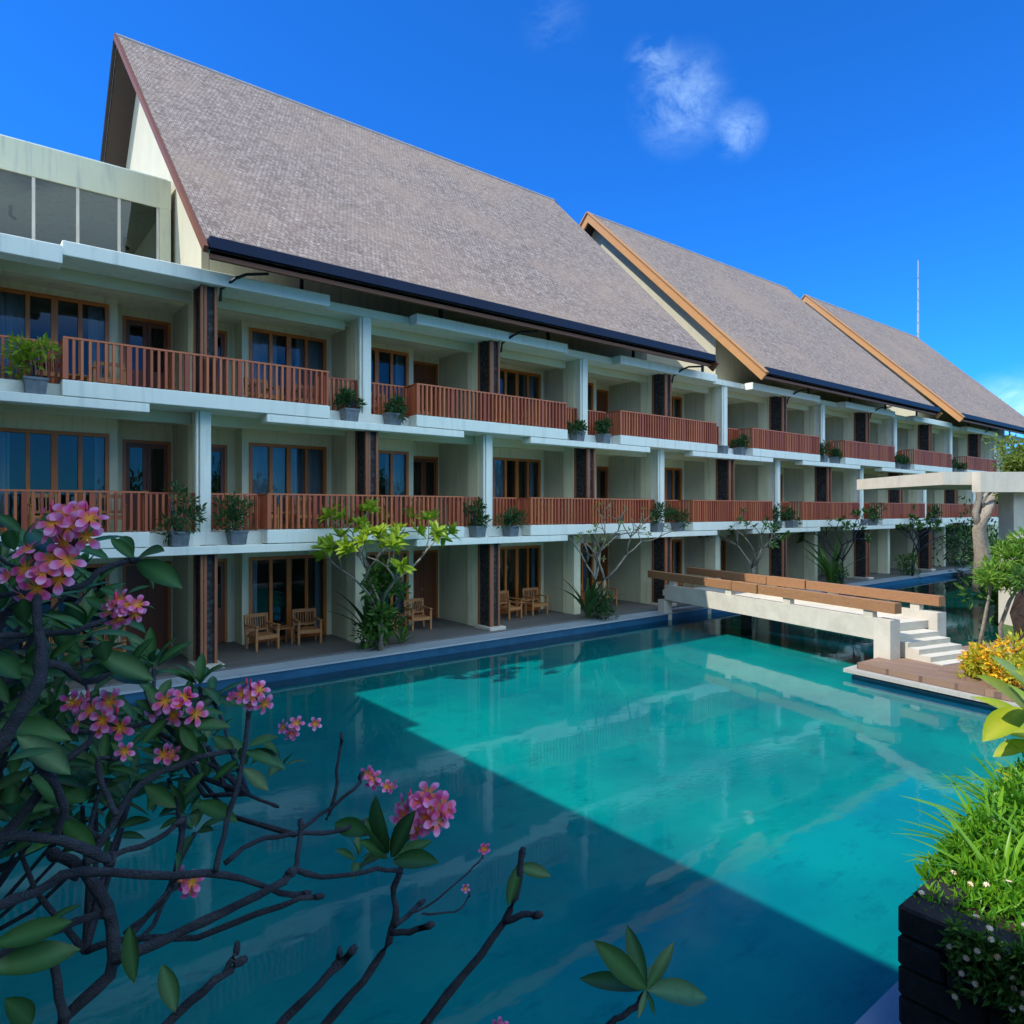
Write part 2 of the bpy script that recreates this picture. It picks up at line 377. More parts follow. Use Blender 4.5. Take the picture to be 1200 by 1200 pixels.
# ------------------------------------------------------------------ hotel
BX = 4.04; X0 = 4.4
def kx(k): return X0+BX*k
FL = {1: .30, 2: 3.35, 3: 6.40}
YW, YD, YC = 18.68, 19.30, 17.0
hotel = empty('hotel_building', (4.4, 17, 0))
tag(hotel, 'long three storey hotel with steep shingle roofs and timber balcony railings behind the pool', 'hotel')
hotel.location = (0, 0, 0)
def part(mb, name, mat, parent=hotel, **k): return mb.build(name, mat, parent, **k)
KMIN, KMAX = -2, 13
xa, xb = kx(KMIN), kx(KMAX)
# floor slabs
for f in (2, 3):
    z = FL[f]; part(MB().box(xa-.1, xb+.1, 16.62, 30, z-.28, z), 'floor_slab', M['edge'])
part(MB().box(xa-.1, xb+6, 16.6, 33, 8.95, 9.16), 'roof_slab', M['edge'])
part(MB().box(xa-.1, xb+.1, 32.6, 32.8, 0, 8.95), 'rear_wall', M['cream'])
part(MB().box(xb+.12, xb+.3, 16.9, 32.5, 0, 8.94), 'end_wall', M['cream'])
# far end annexe under the last roof
part(MB().box(xb+.31, xb+5.5, 17.6, 30, .3, 8.9), 'end_block', M['partition'])
# balconies / ledges
for f in (2, 3):
    z = FL[f]
    for k in range(KMIN, KMAX+1):
        c = kx(k); lo, hi = c-2.8, c+2.8
        hi = min(hi, xb+.1); lo = max(lo, xa-.1)
        thick = (k % 2 == 0) if f == 3 else (k % 2 != 0)
        if thick:
            part(MB().bevbox(lo, hi, 16.2, 16.60, z-.28, z+.04, .012), 'balcony_slab', M['edge'])
            # railing
            rb = MB(); yf = 16.26; step = .138
            def slat(x, y, w=.05, d=.075, odd=False):
                rb.box(x-w/2, x+w/2, y-d/2, y+d/2, z+.06, z+.86)
            n = int((hi-lo-.1)/step)
            for i in range(n+1):
                x = lo+.06+i*(hi-lo-.12)/n
                slat(x, yf, .095 if i % 8 == 0 else .05, .08)
            rb.box(lo+.02, hi-.02, yf-.045, yf+.045, z+.862, z+.90)
            for sx in (lo+.06, hi-.06):
                for j in range(1, 6): rb.box(sx-.035, sx+.035, yf+j*.125-.022, yf+j*.125+.022, z+.06, z+.86)
                rb.box(sx-.042, sx+.042, yf+.05, 16.98, z+.865, z+.898)
            part(rb, 'railing', M['slat'])
        else:
            part(MB().bevbox(lo, hi, 16.2, 16.60, z-.48, z-.295, .01), 'ledge', M['edge'])
            part(MB().box(lo+.02, hi-.02, 16.56, 16.95, z-.30, z-.284), 'ledge_flashing', M['edge'])
            # set back railing in the gap between two balconies
            rb = MB(); yb = 16.92
            for g0, g1 in ((c-1.24, c-.17), (c+.17, c+1.24)):
                if g1 > xb or g0 < xa: continue
                n = 8
                for i in range(n+1):
                    x = g0+.03+i*(g1-g0-.06)/n; rb.box(x-.024, x+.024, yb-.035, yb+.035, z+.03, z+.86)
                rb.box(g0, g1, yb-.04, yb+.04, z+.862, z+.90)
            if rb.v: part(rb, 'railing', M['slat'])
# canopy ledges at the eaves level
for k in range(KMIN, KMAX+2):
    c = kx(k)
    if k % 2 == 0:
        lo = max(c-2.8, xa); part(MB().bevbox(lo, c+2.8, 16.2, 16.59, 8.90, 9.19, .012), 'canopy_ledge', M['edge'])
part(MB().bevbox(xa, 1.60, 16.12, 16.585, 8.70, 9.06, .012), 'canopy_ledge', M['edge'])
# partitions, columns, piers
for f in (1, 2, 3):
    z = FL[f]; zt = (FL.get(f+1, 9.23))-.28
    for k in range(KMIN, KMAX+1):
        c = kx(k)
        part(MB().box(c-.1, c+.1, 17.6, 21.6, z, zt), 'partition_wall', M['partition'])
        part(MB().box(c-.15, c+.15, 17.05, 17.597, z, zt), 'wall_pilaster', M['wall'])
        ispier = (k % 2 == 0) if f in (1, 3) else (k % 2 != 0)
        if ispier:
            pb = MB()
            pb.box(c-.135, c+.135, 16.44, 17.04, z+.02, zt-.01)
            po = part(pb, 'pier', M['pier'])
            tb = MB()
            for s in (-1, 1): tb.box(c+s*.15-.03, c+s*.15+.03, 16.38, 16.45, z+.02, zt-.01)
            tb.box(c-.10, c-.04, 16.40, 16.438, z+.02, zt-.01)
            for s in (-1, 1): tb.box(c+s*.152-.02, c+s*.152+.02, 16.96, 17.03, z+.02, zt-.01)
            part(tb, 'timber_strip', M['fascia'], po)
            if f == 1:
                part(MB().bevbox(c-.3, c+.3, 16.22, 17.02, z-.02, z+.09, .015), 'plinth', M['white'], po)
        elif f > 1:
            part(MB().bevbox(c-.12, c+.12, 16.66, 17.04, z-.29, zt-.002, .01), 'column', M['edge'])
            part(MB().tube([(c-.17, 16.72, z-.2), (c-.17, 16.72, zt-.02)], .035, 8), 'downpipe', M['edge'])
    # lintel, ceilings, walls, windows, doors per bay
    for k in range(KMIN, KMAX):
        x0, x1 = kx(k), kx(k+1); A = (k % 2 == 0)
        def mx(a, b):   # B-type offsets; mirrored for A
            return (x1-b, x1-a) if A else (x0+a, x0+b)
        part(MB().box(x0+.16, x1-.35 if A else x1-.16, 17.25, 17.45, zt-.26, zt-.003), 'lintel', M['cream'])
        part(MB().box(x0+.1, x1-.1, 17.46, 19.4, zt-.10, zt-.004), 'ceiling', M['wall'])
        H = 2.30
        wx0, wx1 = mx(.26, 2.42)
        jx0, jx1 = mx(2.42, 2.60)
        sx0, sx1 = mx(.10, .26)
        wb = MB()
        wb.box(jx0, jx1, YW, 19.5, z, zt-.1); wb.box(sx0, sx1, YW, YW+.2, z, zt-.1)
        wb.box(wx0, wx1, YW, YW+.2, z+H, zt-.1)
        if f != 1: pass
        dx0, dx1 = mx(2.80, 3.89)
        ax0, ax1 = mx(2.60, 2.80); bx0, bx1 = mx(3.89, 3.94)
        wb.box(ax0, ax1, YD, YD+.2, z, zt-.1); wb.box(bx0, bx1, YD, YD+.2, z, zt-.1); wb.box(dx0, dx1, YD, YD+.2, z+2.25, zt-.1)
        part(wb, 'facade_wall', M['wall'])
        # window
        fw = .085
        wf = MB(); wf.box(wx0, wx0+fw, YW-.03, YW+.08, z+.01, z+H); wf.box(wx1-fw, wx1, YW-.03, YW+.08, z+.01, z+H)
        wf.box(wx0+fw, wx1-fw, YW-.03, YW+.08, z+H-fw, z+H); wf.box(wx0+fw, wx1-fw, YW-.03, YW+.08, z+.01, z+.12)
        W = (wx1-wx0-2*fw)
        for i in (1, 2, 3):
            ww = .13 if i == 2 else .085
            x = wx0+fw+W*i/4; wf.box(x-ww/2, x+ww/2, YW-.02, YW+.07, z+.12, z+H-fw)
        for i in range(4):
            xx = wx0+fw+W*(i+.5)/4
        wo = part(wf, 'window', M['teak'])
        gq = MB(); gq.poly([(wx0+fw, YW+.045, z+.12), (wx1-fw, YW+.045, z+.12), (wx1-fw, YW+.045, z+H-fw), (wx0+fw, YW+.045, z+H-fw)]); part(gq, "pane", M["glass"], wo)
        cb = MB(); cov = random.choice([.25, .5, .5, .8, 1.0]) if f > 1 else random.choice([.2, .3, .5])
        def curt(a, b):
            n = max(3, int((b-a)/.035)); pr = None
            for i in range(n+1):
                x = a+(b-a)*i/n; y = YW+.32+.035*math.sin(i*1.7)+.01*math.sin(i*.6)
                q = (cb.vert((x, y, z+.02)), cb.vert((x, y, z+H+.05)))
                if pr: cb.face(pr[0], q[0], q[1], pr[1])
                pr = q
        span = wx1-wx0
        curt(wx0, wx0+span*cov/2); curt(wx1-span*cov/2*random.uniform(.5, 1), wx1)
        part(cb, 'curtain', M['curtain'], wo)
        # door
        df = MB(); df.box(dx0, dx0+.07, YD-.03, YD+.08, z+.01, z+2.25); df.box(dx1-.07, dx1, YD-.03, YD+.08, z+.01, z+2.25); df.box(dx0+.07, dx1-.07, YD-.03, YD+.08, z+2.18, z+2.25)
        do = part(df, 'door', M['teak'])
        lf = MB(); dm = dx0+.07+(dx1-dx0-.14)*(.5)
        glazed = (f == 2 and k < 2) or random.random() < .3
        for a, b in ((dx0+.07, dm-.005), (dm+.005, dx1-.07)):
            lf.box(a, a+.09, YD, YD+.05, z+.02, z+2.18); lf.box(b-.09, b, YD, YD+.05, z+.02, z+2.18)
            lf.box(a+.09, b-.09, YD, YD+.05, z+.02, z+.2); lf.box(a+.09, b-.09, YD, YD+.05, z+2.06, z+2.18)
            lf.box(a+.09, b-.09, YD, YD+.05, z+.85, z+.95)
            lf.box(a+.09, b-.09, YD+.015, YD+.04, z+.2, z+.85)
            if not glazed: lf.box(a+.09, b-.09, YD+.015, YD+.04, z+.95, z+2.06)
        part(lf, 'door_leaf', M['door'], do)
        if glazed:
            g = MB(); g.poly([(dx0+.1, YD+.03, z+.95), (dx1-.1, YD+.03, z+.95), (dx1-.1, YD+.03, z+2.06), (dx0+.1, YD+.03, z+2.06)]); part(g, 'pane', M['glass'], do)
        part(MB().tube([(dm-.05, YD-.005, z+1.0), (dm-.05, YD-.05, z+1.0), (dm-.12, YD-.05, z+1.0)], .012, 6), 'handle', M['mast'], do)
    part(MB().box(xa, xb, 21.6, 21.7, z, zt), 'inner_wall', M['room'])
# attic wall under the eaves
# ------------------------------------------------------------------ roofs
YE, ZE, YR, ZR = 15.5, 9.62, 25.2, 19.08
SL = (ZR-ZE)/(YR-YE)
def roof(xl, xr, xrl, xrr, first=False):
    nseg = 24
    # shingled slab, front and back slope, slight sag in the edges
    b = MB(); th = .30
    def row(t, back=False):
        y = YE+(YR-YE)*t; z = ZE+(ZR-ZE)*t
        a = xl+(xrl-xl)*t; c = xr+(xrr-xr)*t
        if back: y = 2*YR-y
        return a, c, y, z
    def slab(back):
        top = []; bot = []
        for i in range(13):
            a, c, y, z = row(i/12, back)
            top.append([b.vert((a+(c-a)*j/nseg, y, z+(random.uniform(-.012, .012) if 0 < i < 12 and 0 < j < nseg else 0))) for j in range(nseg+1)])
            bot.append([b.vert((a, y, z-th)), b.vert((c, y, z-th))])
        for i in range(12):
            for j in range(nseg):
                q = (top[i][j], top[i][j+1], top[i+1][j+1], top[i+1][j])
                b.face(*(q if not back else q[::-1]))
            b.face(top[i][0], top[i+1][0], bot[i+1][0], bot[i][0]); b.face(top[i][-1], bot[i][1], bot[i+1][1], top[i+1][-1])
        b.face(top[0][0], bot[0][0], bot[0][1], top[0][-1])
    slab(False); slab(True)
    ro = part(b, 'roof', M['roof'])
    # soffit boards with rafters
    sb = MB()
    for back in (False, True):
        a0, c0, y0, z0 = row(0.0, back); a1, c1, y1, z1 = row(.995, back)
        sb.poly([(a0+.03, y0, z0-th-.004), (c0-.03, y0, z0-th-.004), (c1-.03, y1, z1-th-.004), (a1+.03, y1, z1-th-.004)])
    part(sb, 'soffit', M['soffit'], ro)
    rf = MB()
    x = xl+.5
    while x < xr-.3:
        rf.obox((x, YE+.25, ZE-th-.10+.25*SL), (x, 18.5, ZE-th-.10+3.0*SL), .07, .16); x += .9
    part(rf, 'rafter', M['fascia'], ro)
    # gutter and fascia along the eave
    part(MB().box(xl+.06, xr+.02, YE-.16, YE-.01, ZE-.22, ZE+.02), 'gutter', M['gutter'], ro)
    part(MB().box(xl+.1, xr-.02, YE+.0, YE+.09, ZE-.40, ZE-.225), 'fascia', M['rakedark'], ro)
    # ridge cap
    part(MB().tube([(xrl-.02, YR, ZR-.04), (xrr+.02, YR, ZR-.04)], .085, 10), 'ridge_cap', M['ridge'], ro)
    # rake boards on both ends
    for (p, q, s) in ((xl, xrl, -1), (xr, xrr, 1)):
        for back in (False, True):
            ye = YE-.28 if not back else 2*YR-YE+.28; ze = ZE-.28*SL
            rb = MB(); up = Vector((0, -SL if not back else SL, 1)).normalized()
            a = Vector((p+s*.05, ye, ze)); c = Vector((q+s*.05, YR, ZR))
            hgt = .15 if (first and s < 0) else .36
            off = up*(hgt/2+(.05 if s > 0 else -.02))*-1
            rb.obox(a+off, c+off, .09, hgt, up)
            if s < 0 and not first: rb.obox(a+up*.035+Vector((s*.02, 0, 0)), c+up*.035+Vector((s*.02, 0, 0)), .2, .05, up)
            part(rb, 'rake_board', M['rake'] if not first else (M['black'] if back else M['rakedark']), ro)
    # gable walls
    for gx in (xl+.6, xr-.8):
        g = MB(); pts = []
        yf, yb = 18.1, 32.3
        pr = [(yf, 9.165), (yf, ZE-th+(yf-YE)*SL-.02), (YR, ZR-th-.02), (yb, ZE-th+(yf-YE)*SL-.02), (yb, 9.165)]
        v0 = [g.vert((gx, y, z)) for y, z in pr]; v1 = [g.vert((gx+.18, y, z)) for y, z in pr]
        g.face(*v0[::-1]) if False else g.face(*v0); g.face(*v1[::-1])
        for i in range(5): g.face(v0[i], v0[(i+1) % 5], v1[(i+1) % 5], v1[i])
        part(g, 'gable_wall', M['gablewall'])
    part(MB().box(xl+.79, xr-.81, 18.1, 18.25, 9.165, ZE-th+(18.1-YE)*SL-.03), 'attic_wall', M['partition'])  # grey in place of cream: the overhang's shade put into the wall colour
    # brackets between canopy and eave
    return ro
ROOFS = [(4.08, 22.0, 3.97, 22.8), (25.35, 43.3, 25.25, 44.3), (46.6, 64.5, 46.9, 66.0)]
for i_, r_ in enumerate(ROOFS): roof(*r_, first=(i_ == 0))
# black steel brackets and rain pipes
for (a, b_, _, _) in ROOFS:
    for k in range(0, 14):
        x = kx(k)+.15
        if a-.6 < x < b_ and x < xb+1:
            if k % 2 == 0:
                part(MB().tube([(x+.95, 15.7, 9.22), (x+.55, 16.0, 9.2), (x+.35, 16.12, 9.1), (x+.1, 16.36, 8.86), (x+.1, 16.42, 8.6)], .035, 7), 'rain_pipe', M['black'])
            q = MB(); q.box(x+1.97, x+2.05, 16.4, 16.48, 9.17, 9.62); q.box(x+1.8, x+2.22, 16.39, 16.49, 9.62, 9.70)
            part(q, 'eave_bracket', M['black'])
# ------------------------------------------------------------------ clerestory on the left
cz0, cz1, czt = 9.17, 12.08, 12.87
yq = 20.66
cb = MB()
cb.box(xa-2, 4.56, yq, 31, cz1, czt); part(cb, 'clerestory_fascia', M['partition'])
part(MB().box(xa-2, 4.5, yq+.12, 30.8, czt+.002, czt+.08), 'clerestory_roof', M['edge'])
part(MB().box(4.28, 4.555, yq+.004, yq+.5, cz0, cz1-.003), 'clerestory_pier', M['partition'])
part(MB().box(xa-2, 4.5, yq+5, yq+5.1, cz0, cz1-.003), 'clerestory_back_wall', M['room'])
part(MB().box(4.40, 4.55, yq+.51, yq+4.99, cz0, cz1-.003), 'clerestory_side_wall', M['wall'])
x = 4.24
cw = MB()
while x > xa-2:
    cw.box(x-.035, x+.035, yq+.03, yq+.10, cz0, cz1-.004); x -= .93
cw.box(xa-2, 4.27, yq+.032, yq+.098, cz0+.002, cz0+.09)
cwo = part(cw, 'clerestory_window', M['white'])
g = MB(); g.poly([(xa-2, yq+.065, cz0), (4.26, yq+.065, cz0), (4.26, yq+.065, cz1), (xa-2, yq+.065, cz1)]); part(g, 'pane', M['glass'], cwo)
for (x, y) in ((1.1, 23), (3.9, 23.5)):
    part(MB().tube([(x, y, cz1-.02), (x, y, cz1-.28), (x+.1, y-.05, cz1-.36)], .05, 7), 'ceiling_lamp', M['black'])

# ------------------------------------------------------------------ side wing (casts the long shadow on the pool)
wing = empty('side_wing', (0, 0, 0)); tag(wing, 'side wing of the hotel standing along the left edge of the pool', 'building')
WH = 9.62
def wpart(mb, n, mt): return mb.build(n, mt, wing)
wpart(MB().box(-12, -3.2, -24, 15.2, -.3, 9.0), 'wing_wall', M['cream'])
wpart(MB().box(-12, -3.8, 15.21, 33, -.3, 9.16), 'wing_wall', M['cream'])
for z in (3.35, 6.4): wpart(MB().box(-3.19, -1.9, -24, 15.2, z-.28, z+.04), 'balcony_slab', M['edge'])
wpart(MB().box(-3.19, -1.45, -24, 15.3, 9.02, 9.25), 'roof_slab', M['edge'])
wpart(prism([(-1.4, -24.5), (-1.4, 13.35), (-12.5, 13.35), (-12.5, -24.5)][::-1], WH-.35, WH), 'eave_slab', M['edge'])
wpart(prism([(-1.05, 13.36), (-1.05, 17.6), (-12.5, 17.6), (-12.5, 13.36)], WH-.35, WH), 'eave_slab', M['edge'])
rp = MB(); rp.poly([(-1.5, -24.5, WH+.01), (-1.5, 13.3, WH+.01), (-7, 13.3, WH+5), (-7, -24.5, WH+5)]); rp.poly([(-7, -24.5, WH+5), (-7, 13.3, WH+5), (-12.5, 13.3, WH+.01), (-12.5, -24.5, WH+.01)])
rp.poly([(-1.5, 13.3, WH+.01), (-12.5, 13.3, WH+.01), (-7, 13.3, WH+5)]); rp.poly([(-1.5, -24.5, WH+.01), (-7, -24.5, WH+5), (-12.5, -24.5, WH+.01)])
wpart(rp, 'roof', M['roof'])
for y in range(-22, 15, 4):
    for z in (.3, 3.35, 6.4):
        q = MB(); q.box(-3.19, -3.12, y, y+2.2, z+.02, z+2.3); wo = wpart(q, 'window', M['teak'])
        q = MB(); q.box(-3.115, -3.10, y+.1, y+2.1, z+.12, z+2.2); q.build('pane', M['glass'], wo)

# ------------------------------------------------------------------ footbridge
br = empty('footbridge', (0, 0, 0)); tag(br, 'white concrete footbridge with heavy old timber handrails crossing the pool', 'bridge')
A0 = Vector((19.45, 15.55, 0)); A1 = Vector((17.4, 7.5, 0)); B0 = Vector((21.75, 15.55, 0)); B1 = Vector((19.65, 7.3, 0))
def lerp(a, b, t): return a+(b-a)*t
def up(p, z): return Vector((p.x, p.y, z))
def bpart(mb, n, mt, par=br): return mb.build(n, mt, par)
for s, (p, q) in enumerate(((A0, A1), (B0, B1))):
    bpart(MB().obox(up(p, .98), up(q, .98), .22, .52), 'parapet', M['white'])
    d = (q-p).normalized()
    bpart(MB().obox(up(lerp(p, q, 1.0), .62)-d*.02, up(q, .62)+d*.42, .34, 1.26), 'end_pier', M['white'])
    bpart(MB().obox(up(p, .2)-d*.3, up(p, .2)+d*.05, .34, 1.0), 'end_pier', M['white'])
    for t in (.04, .38, .66, .97):
        c = lerp(p, q, t); bpart(MB().obox(up(c, 1.32)-d*.13, up(c, 1.32)+d*.13, .16, .17), 'handrail_post', M['white'])
    segs = ((-.12, .40), (.405, .53), (.535, 1.06)) if s == 0 else ((-.12, .36), (.365, .55), (.555, 1.05))
    for i, (a, b) in enumerate(segs):
        hw = .24 if i != 1 else .27
        bpart(MB().obox(up(lerp(p, q, a), 1.535), up(lerp(p, q, b), 1.535), hw, .25 if i != 1 else .275), 'handrail', M['beam'])
dk = MB().obox(up(lerp(A0, B0, .5), .93), up(lerp(A1, B1, .5), .93), 2.2, .20)
bpart(dk, 'bridge_deck', M['white'])
dd = (A1-A0).normalized(); mid = lerp(A1, B1, .5)
for i in range(5):
    st = MB(); top = .92-.118*(i+1)+.02
    st.obox(up(mid+dd*(.0+.28*i-.1+.0), (top+.2)/2)+Vector((0, 0, 0)), up(mid+dd*(.28*(i+1)+.12), (top+.2)/2), 1.55+.002*i, top-.2)
    bpart(st, 'step', M['white'])
for t in (.35, .7):
    c = lerp(lerp(A0, B0, .5), lerp(A1, B1, .5), t)
    if t == .35: bpart(MB().box(c.x-.12, c.x+.12, c.y-.12, c.y+.12, -.3, .85), 'support', M['darkstone'])

# ------------------------------------------------------------------ pavilion at the right
pv = empty('garden_pavilion', (0, 0, 0)); tag(pv, 'cream flat roofed concrete pavilion with square column at the right edge', 'pavilion')
def pvb(px0, px1, za, zb, h0, h1):
    b = MB(); pts = []
    c = [P(px0, HOR, za), P(px0+(px1-px0), HOR, za)]
    rt = Vector((CS, -SN, 0)); fw = Vector((SN, CS, 0))
    r0 = (px0-600)/F*za; r1 = (px1-600)/F*za
    pts = [(fw*za+rt*r0), (fw*za+rt*r1), (fw*zb+rt*r1), (fw*zb+rt*r0)]
    return prism(ccw([(p.x, p.y) for p in pts]), CAMZ+h0, CAMZ+h1)
pvb(1105, 1420, 21.6, 27, .80, 1.20).build('roof_slab', M['pav'], pv)
pvb(1149, 1420, 21.2, 21.597, .56, 1.17).build('fascia', M['pav'], pv)
pvb(1188, 1212, 21.62, 22.3, -3.65, .797).build('column', M['pav'], pv)
pvb(1188, 1212, 25.6, 26.2, -3.65, .797).build('column', M['pav'], pv)
pvb(1330, 1354, 21.62, 22.3, -3.65, .797).build('column', M['pav'], pv)

# ------------------------------------------------------------------ foliage helpers
def rv():
    while True:
        v = Vector((random.uniform(-1, 1), random.uniform(-1, 1), random.uniform(-1, 1)))
        if .05 < v.length < 1: return v.normalized()
def blob(mb, c, r, n, ln, wd, flat=.7, up=.4):
    c = Vector(c)
    clumps = [c+Vector((random.gauss(0, r*.45), random.gauss(0, r*.45), random.gauss(0, r*.4*flat))) for _ in range(max(3, n//45))]
    for i in range(n):
        cc = random.choice(clumps); o = rv()*r*.42*random.random()**.4
        d = (o.normalized()+Vector((0, 0, up))+rv()*.5)
        mb.card(cc+o, d, rv()+Vector((0, 0, .8)), ln*random.uniform(.6, 1.2), wd*random.uniform(.7, 1.2))
def rosette(mb, c, ax, n, ln, wd, seg=3, spread=1.0, droop=.25):
    ax = Vector(ax).normalized(); u = ax.cross(Vector((.2, .9, .3))).normalized(); w = ax.cross(u)
    for i in range(n):
        a = i*2.4+random.uniform(-.3, .3); el = random.uniform(.15, 1.0)*spread
        d = ax*math.cos(el*1.35)+(u*math.cos(a)+w*math.sin(a))*math.sin(el*1.35)
        l = ln*random.uniform(.65, 1.1)
        mb.leaf(Vector(c)+d*.02, d, ax+rv()*.25, l, wd*l/ln, droop*random.uniform(.4, 1.6), seg, .3)
# --- plumeria trees along the walkway
def fork(tb, tips, p, d, ln, r, lev):
    q = p+d*ln; mid = p+d*ln*.5+rv()*ln*.06
    tb.tube([p, mid, q], [r, r*.86, r*.8], 6)
    if lev == 0: tips.append((q, d)); return
    u = d.cross(rv()).normalized(); n = random.choice([2, 2, 3])
    for i in range(n):
        a = 2*math.pi*i/n+random.uniform(-.4, .4); w = d.cross(u)
        nd = (d*.75+(u*math.cos(a)+w*math.sin(a))*.72+Vector((0, 0, .22))).normalized()
        fork(tb, tips, q, nd, ln*random.uniform(.62, .88), r*.72, lev-1)
def plumeria(x, y, z, h, leafm, barkm, label, nleaf=11, ll=.24, lev=3, seed=1, under=True, flowers=None, lean=(0, 0)):
    random.seed(seed)
    root = empty('plumeria_tree', (x, y, z)); tag(root, label, 'tree', 'plumeria trees planted along the hotel walkway')
    tb = MB(); tips = []
    d0 = Vector((lean[0], lean[1], 1)).normalized()
    for s in range(2):
        dd_ = (d0+Vector((random.uniform(-.3, .3), random.uniform(-.15, .15), 0))).normalized()
        fork(tb, tips, Vector((x+s*.08, y, z)), dd_, h*.36, .05*(h/3.2), lev)
    wparent(tb.build('trunk', barkm, smooth=True), root)
    lb = MB()
    for q, d in tips: rosette(lb, q, d+Vector((0, 0, .5)), nleaf, ll, ll*.42, 3)
    wparent(lb.build('crown', leafm), root)
    if flowers:
        fb = MB()
        for q, d in tips[::2]:
            for _ in range(7): fb.card(q+Vector((random.uniform(-.07, .07), random.uniform(-.07, .07), .06+random.uniform(0, .1))), rv(), Vector((0, 0, 1)), .07, .06)
        tag(wparent(fb.build('blossoms', flowers), root), kind='stuff')
    return root
plumeria(kx(1)+.0, 15.98, .26, 3.5, M['leaf_lit'], M['barkpale'], 'yellow green leafy plumeria tree in front of the second room bay from the left', 17, .33, 4, 11, lean=(-.08, -.26))
plumeria(kx(3)+.1, 16.0, .26, 3.6, M['leaf_sparse'], M['barkpale'], 'thin plumeria tree with sparse pale leaves left of the footbridge', 5, .15, 4, 23)
plumeria(kx(5)+.9, 15.9, .26, 3.6, M['leaf_mid'], M['barkpale'], 'small plumeria tree with white blossoms behind the left end of the footbridge', 8, .24, 3, 5, flowers=M['fl_white'])
plumeria(kx(7)+.2, 15.9, .26, 3.4, M['leaf_mid'], M['bark'], 'plumeria tree with green leaves behind the right half of the footbridge', 12, .3, 3, 8, flowers=M['fl_white'])
plumeria(kx(9)+.2, 15.9, .26, 3.6, M['leaf_mid'], M['bark'], 'distant plumeria tree nearest the far end of the walkway', 12, .32, 3, 9, flowers=M['fl_white'])
# shrubs at their feet
def shrub(x, y, z, r, n, mat, label, cat='shrub', group=None, ln=.16, wd=.05, name='shrub', flat=1.0, tall=1.0):
    root_b = MB()
    st = MB()
    for _ in range(7):
        o = Vector((random.uniform(-1, 1), random.uniform(-1, 1), 0))*r*.5
        st.tube([(x+o.x*.2, y+o.y*.2, z), (x+o.x, y+o.y, z+r*tall*random.uniform(.7, 1.3))], [.012, .006], 5)
    blob(root_b, (x, y, z+r*.8*tall), r, n, ln, wd, flat*tall)
    root = empty(name, (x, y, z)); tag(root, label, cat, group)
    wparent(root_b.build('foliage', mat), root); wparent(st.build('stem', M['bark']), root)
    return root
def strap_clump(x, y, z, n, ln, wd, mat, label, lean=(0, 0), name='strap_leaf_plant', group=None, spread=1.0, seg=6):
    b = MB()
    for i in range(n):
        a = random.uniform(0, 2*math.pi); e = random.uniform(.15, .95)*spread
        d = Vector((math.cos(a)*e+lean[0], math.sin(a)*e+lean[1], 1.0-.25*e)).normalized()
        side = Vector((math.cos(a), math.sin(a), 0))
        nrm = (Vector((0, 0, 1))*e-side*.6).normalized()*1
        b.leaf(Vector((x, y, z))+side*.04, d, Vector((0, 0, 1))+side*-.3, ln*random.uniform(.6, 1.1), wd*random.uniform(.7, 1.2), random.uniform(.25, .75), seg, .35, .35)
    root = empty(name, (x, y, z)); tag(root, label, 'plant', group)
    wparent(b.build('leaves', mat, smooth=True), root); return root
random.seed(31)
for i, (k, r, lab) in enumerate(((1, .5, 'dark leafy shrub at the foot of the yellow green plumeria tree'), (3, .48, 'low leafy shrub at the foot of the sparse plumeria tree'), (5, .4, 'shrub under the white flowered tree behind the bridge left end'), (7, .5, 'leafy shrub on the walkway edge behind the bridge right half'), (9, .6, 'round leafy shrub on the far walkway edge beyond the bridge'))):
    shrub(kx(k)+.1, 16.1, .27, r, 420, M['leaf_mid'] if k > 4 else M['leaf_dark'], lab, group='shrubs at the feet of the walkway trees', ln=.2, wd=.07, tall=1.2)
random.seed(91)
vb = MB()
for _ in range(11):
    blob(vb, (kx(1)+random.uniform(-.35, .45), 15.95+random.uniform(-.2, .2), random.uniform(.6, 2.4)), .32, 75, .24, .1)
tag(vb.build('climbing_plant', M['leaf_mid']), 'leafy climbing plant wrapped round the trunk of the yellow green plumeria tree', 'climbing plant')
strap_clump(kx(1)-.1, 16.3, .5, 16, 1.6, .2, M['leaf_dark'], 'tall broad leaved plant climbing beside the yellow green plumeria trunk', name='broad_leaf_plant', spread=.5)
strap_clump(kx(3)-.35, 16.2, .3, 14, 1.5, .2, M['leaf_dark'], 'tall broad leaved plant beside the sparse plumeria trunk', name='broad_leaf_plant', spread=.5)
strap_clump(kx(1)+.75, 16.2, .3, 18, .7, .07, M['leaf_mid'], 'spiky low plant right of the yellow green plumeria tree', name='spiky_plant')
strap_clump(kx(7)-.4, 16.1, .3, 14, 2.2, .25, M['leaf_mid'], 'tall upright banana like plant behind the bridge timbers', name='banana_plant', spread=.35)

# ------------------------------------------------------------------ balcony planters
def pot(x, y, z, w=.38, h=.32):
    b = MB(); o0, o1 = w*.42, w*.5
    def ring(hw, zz): return [b.vert((sx*hw, sy*hw, zz)) for sx, sy in ((-1, -1), (1, -1), (1, 1), (-1, 1))]
    rs = [ring(o0, 0), ring(o1, h-.05), ring(o1+.015, h-.048), ring(o1+.015, h), ring(o1-.04, h), ring(o1-.045, h-.05)]
    for a, c in zip(rs, rs[1:]):
        for k in range(4): b.face(a[k], a[(k+1) % 4], c[(k+1) % 4], c[k])
    b.face(*rs[0][::-1]); b.face(*rs[-1])
    return b
proto_pot = None
ordn = ['first', 'second', 'third', 'fourth', 'fifth', 'sixth', 'seventh', 'eighth', 'ninth', 'tenth', 'eleventh', 'twelfth', 'thirteenth', 'fourteenth', 'fifteenth', 'sixteenth']
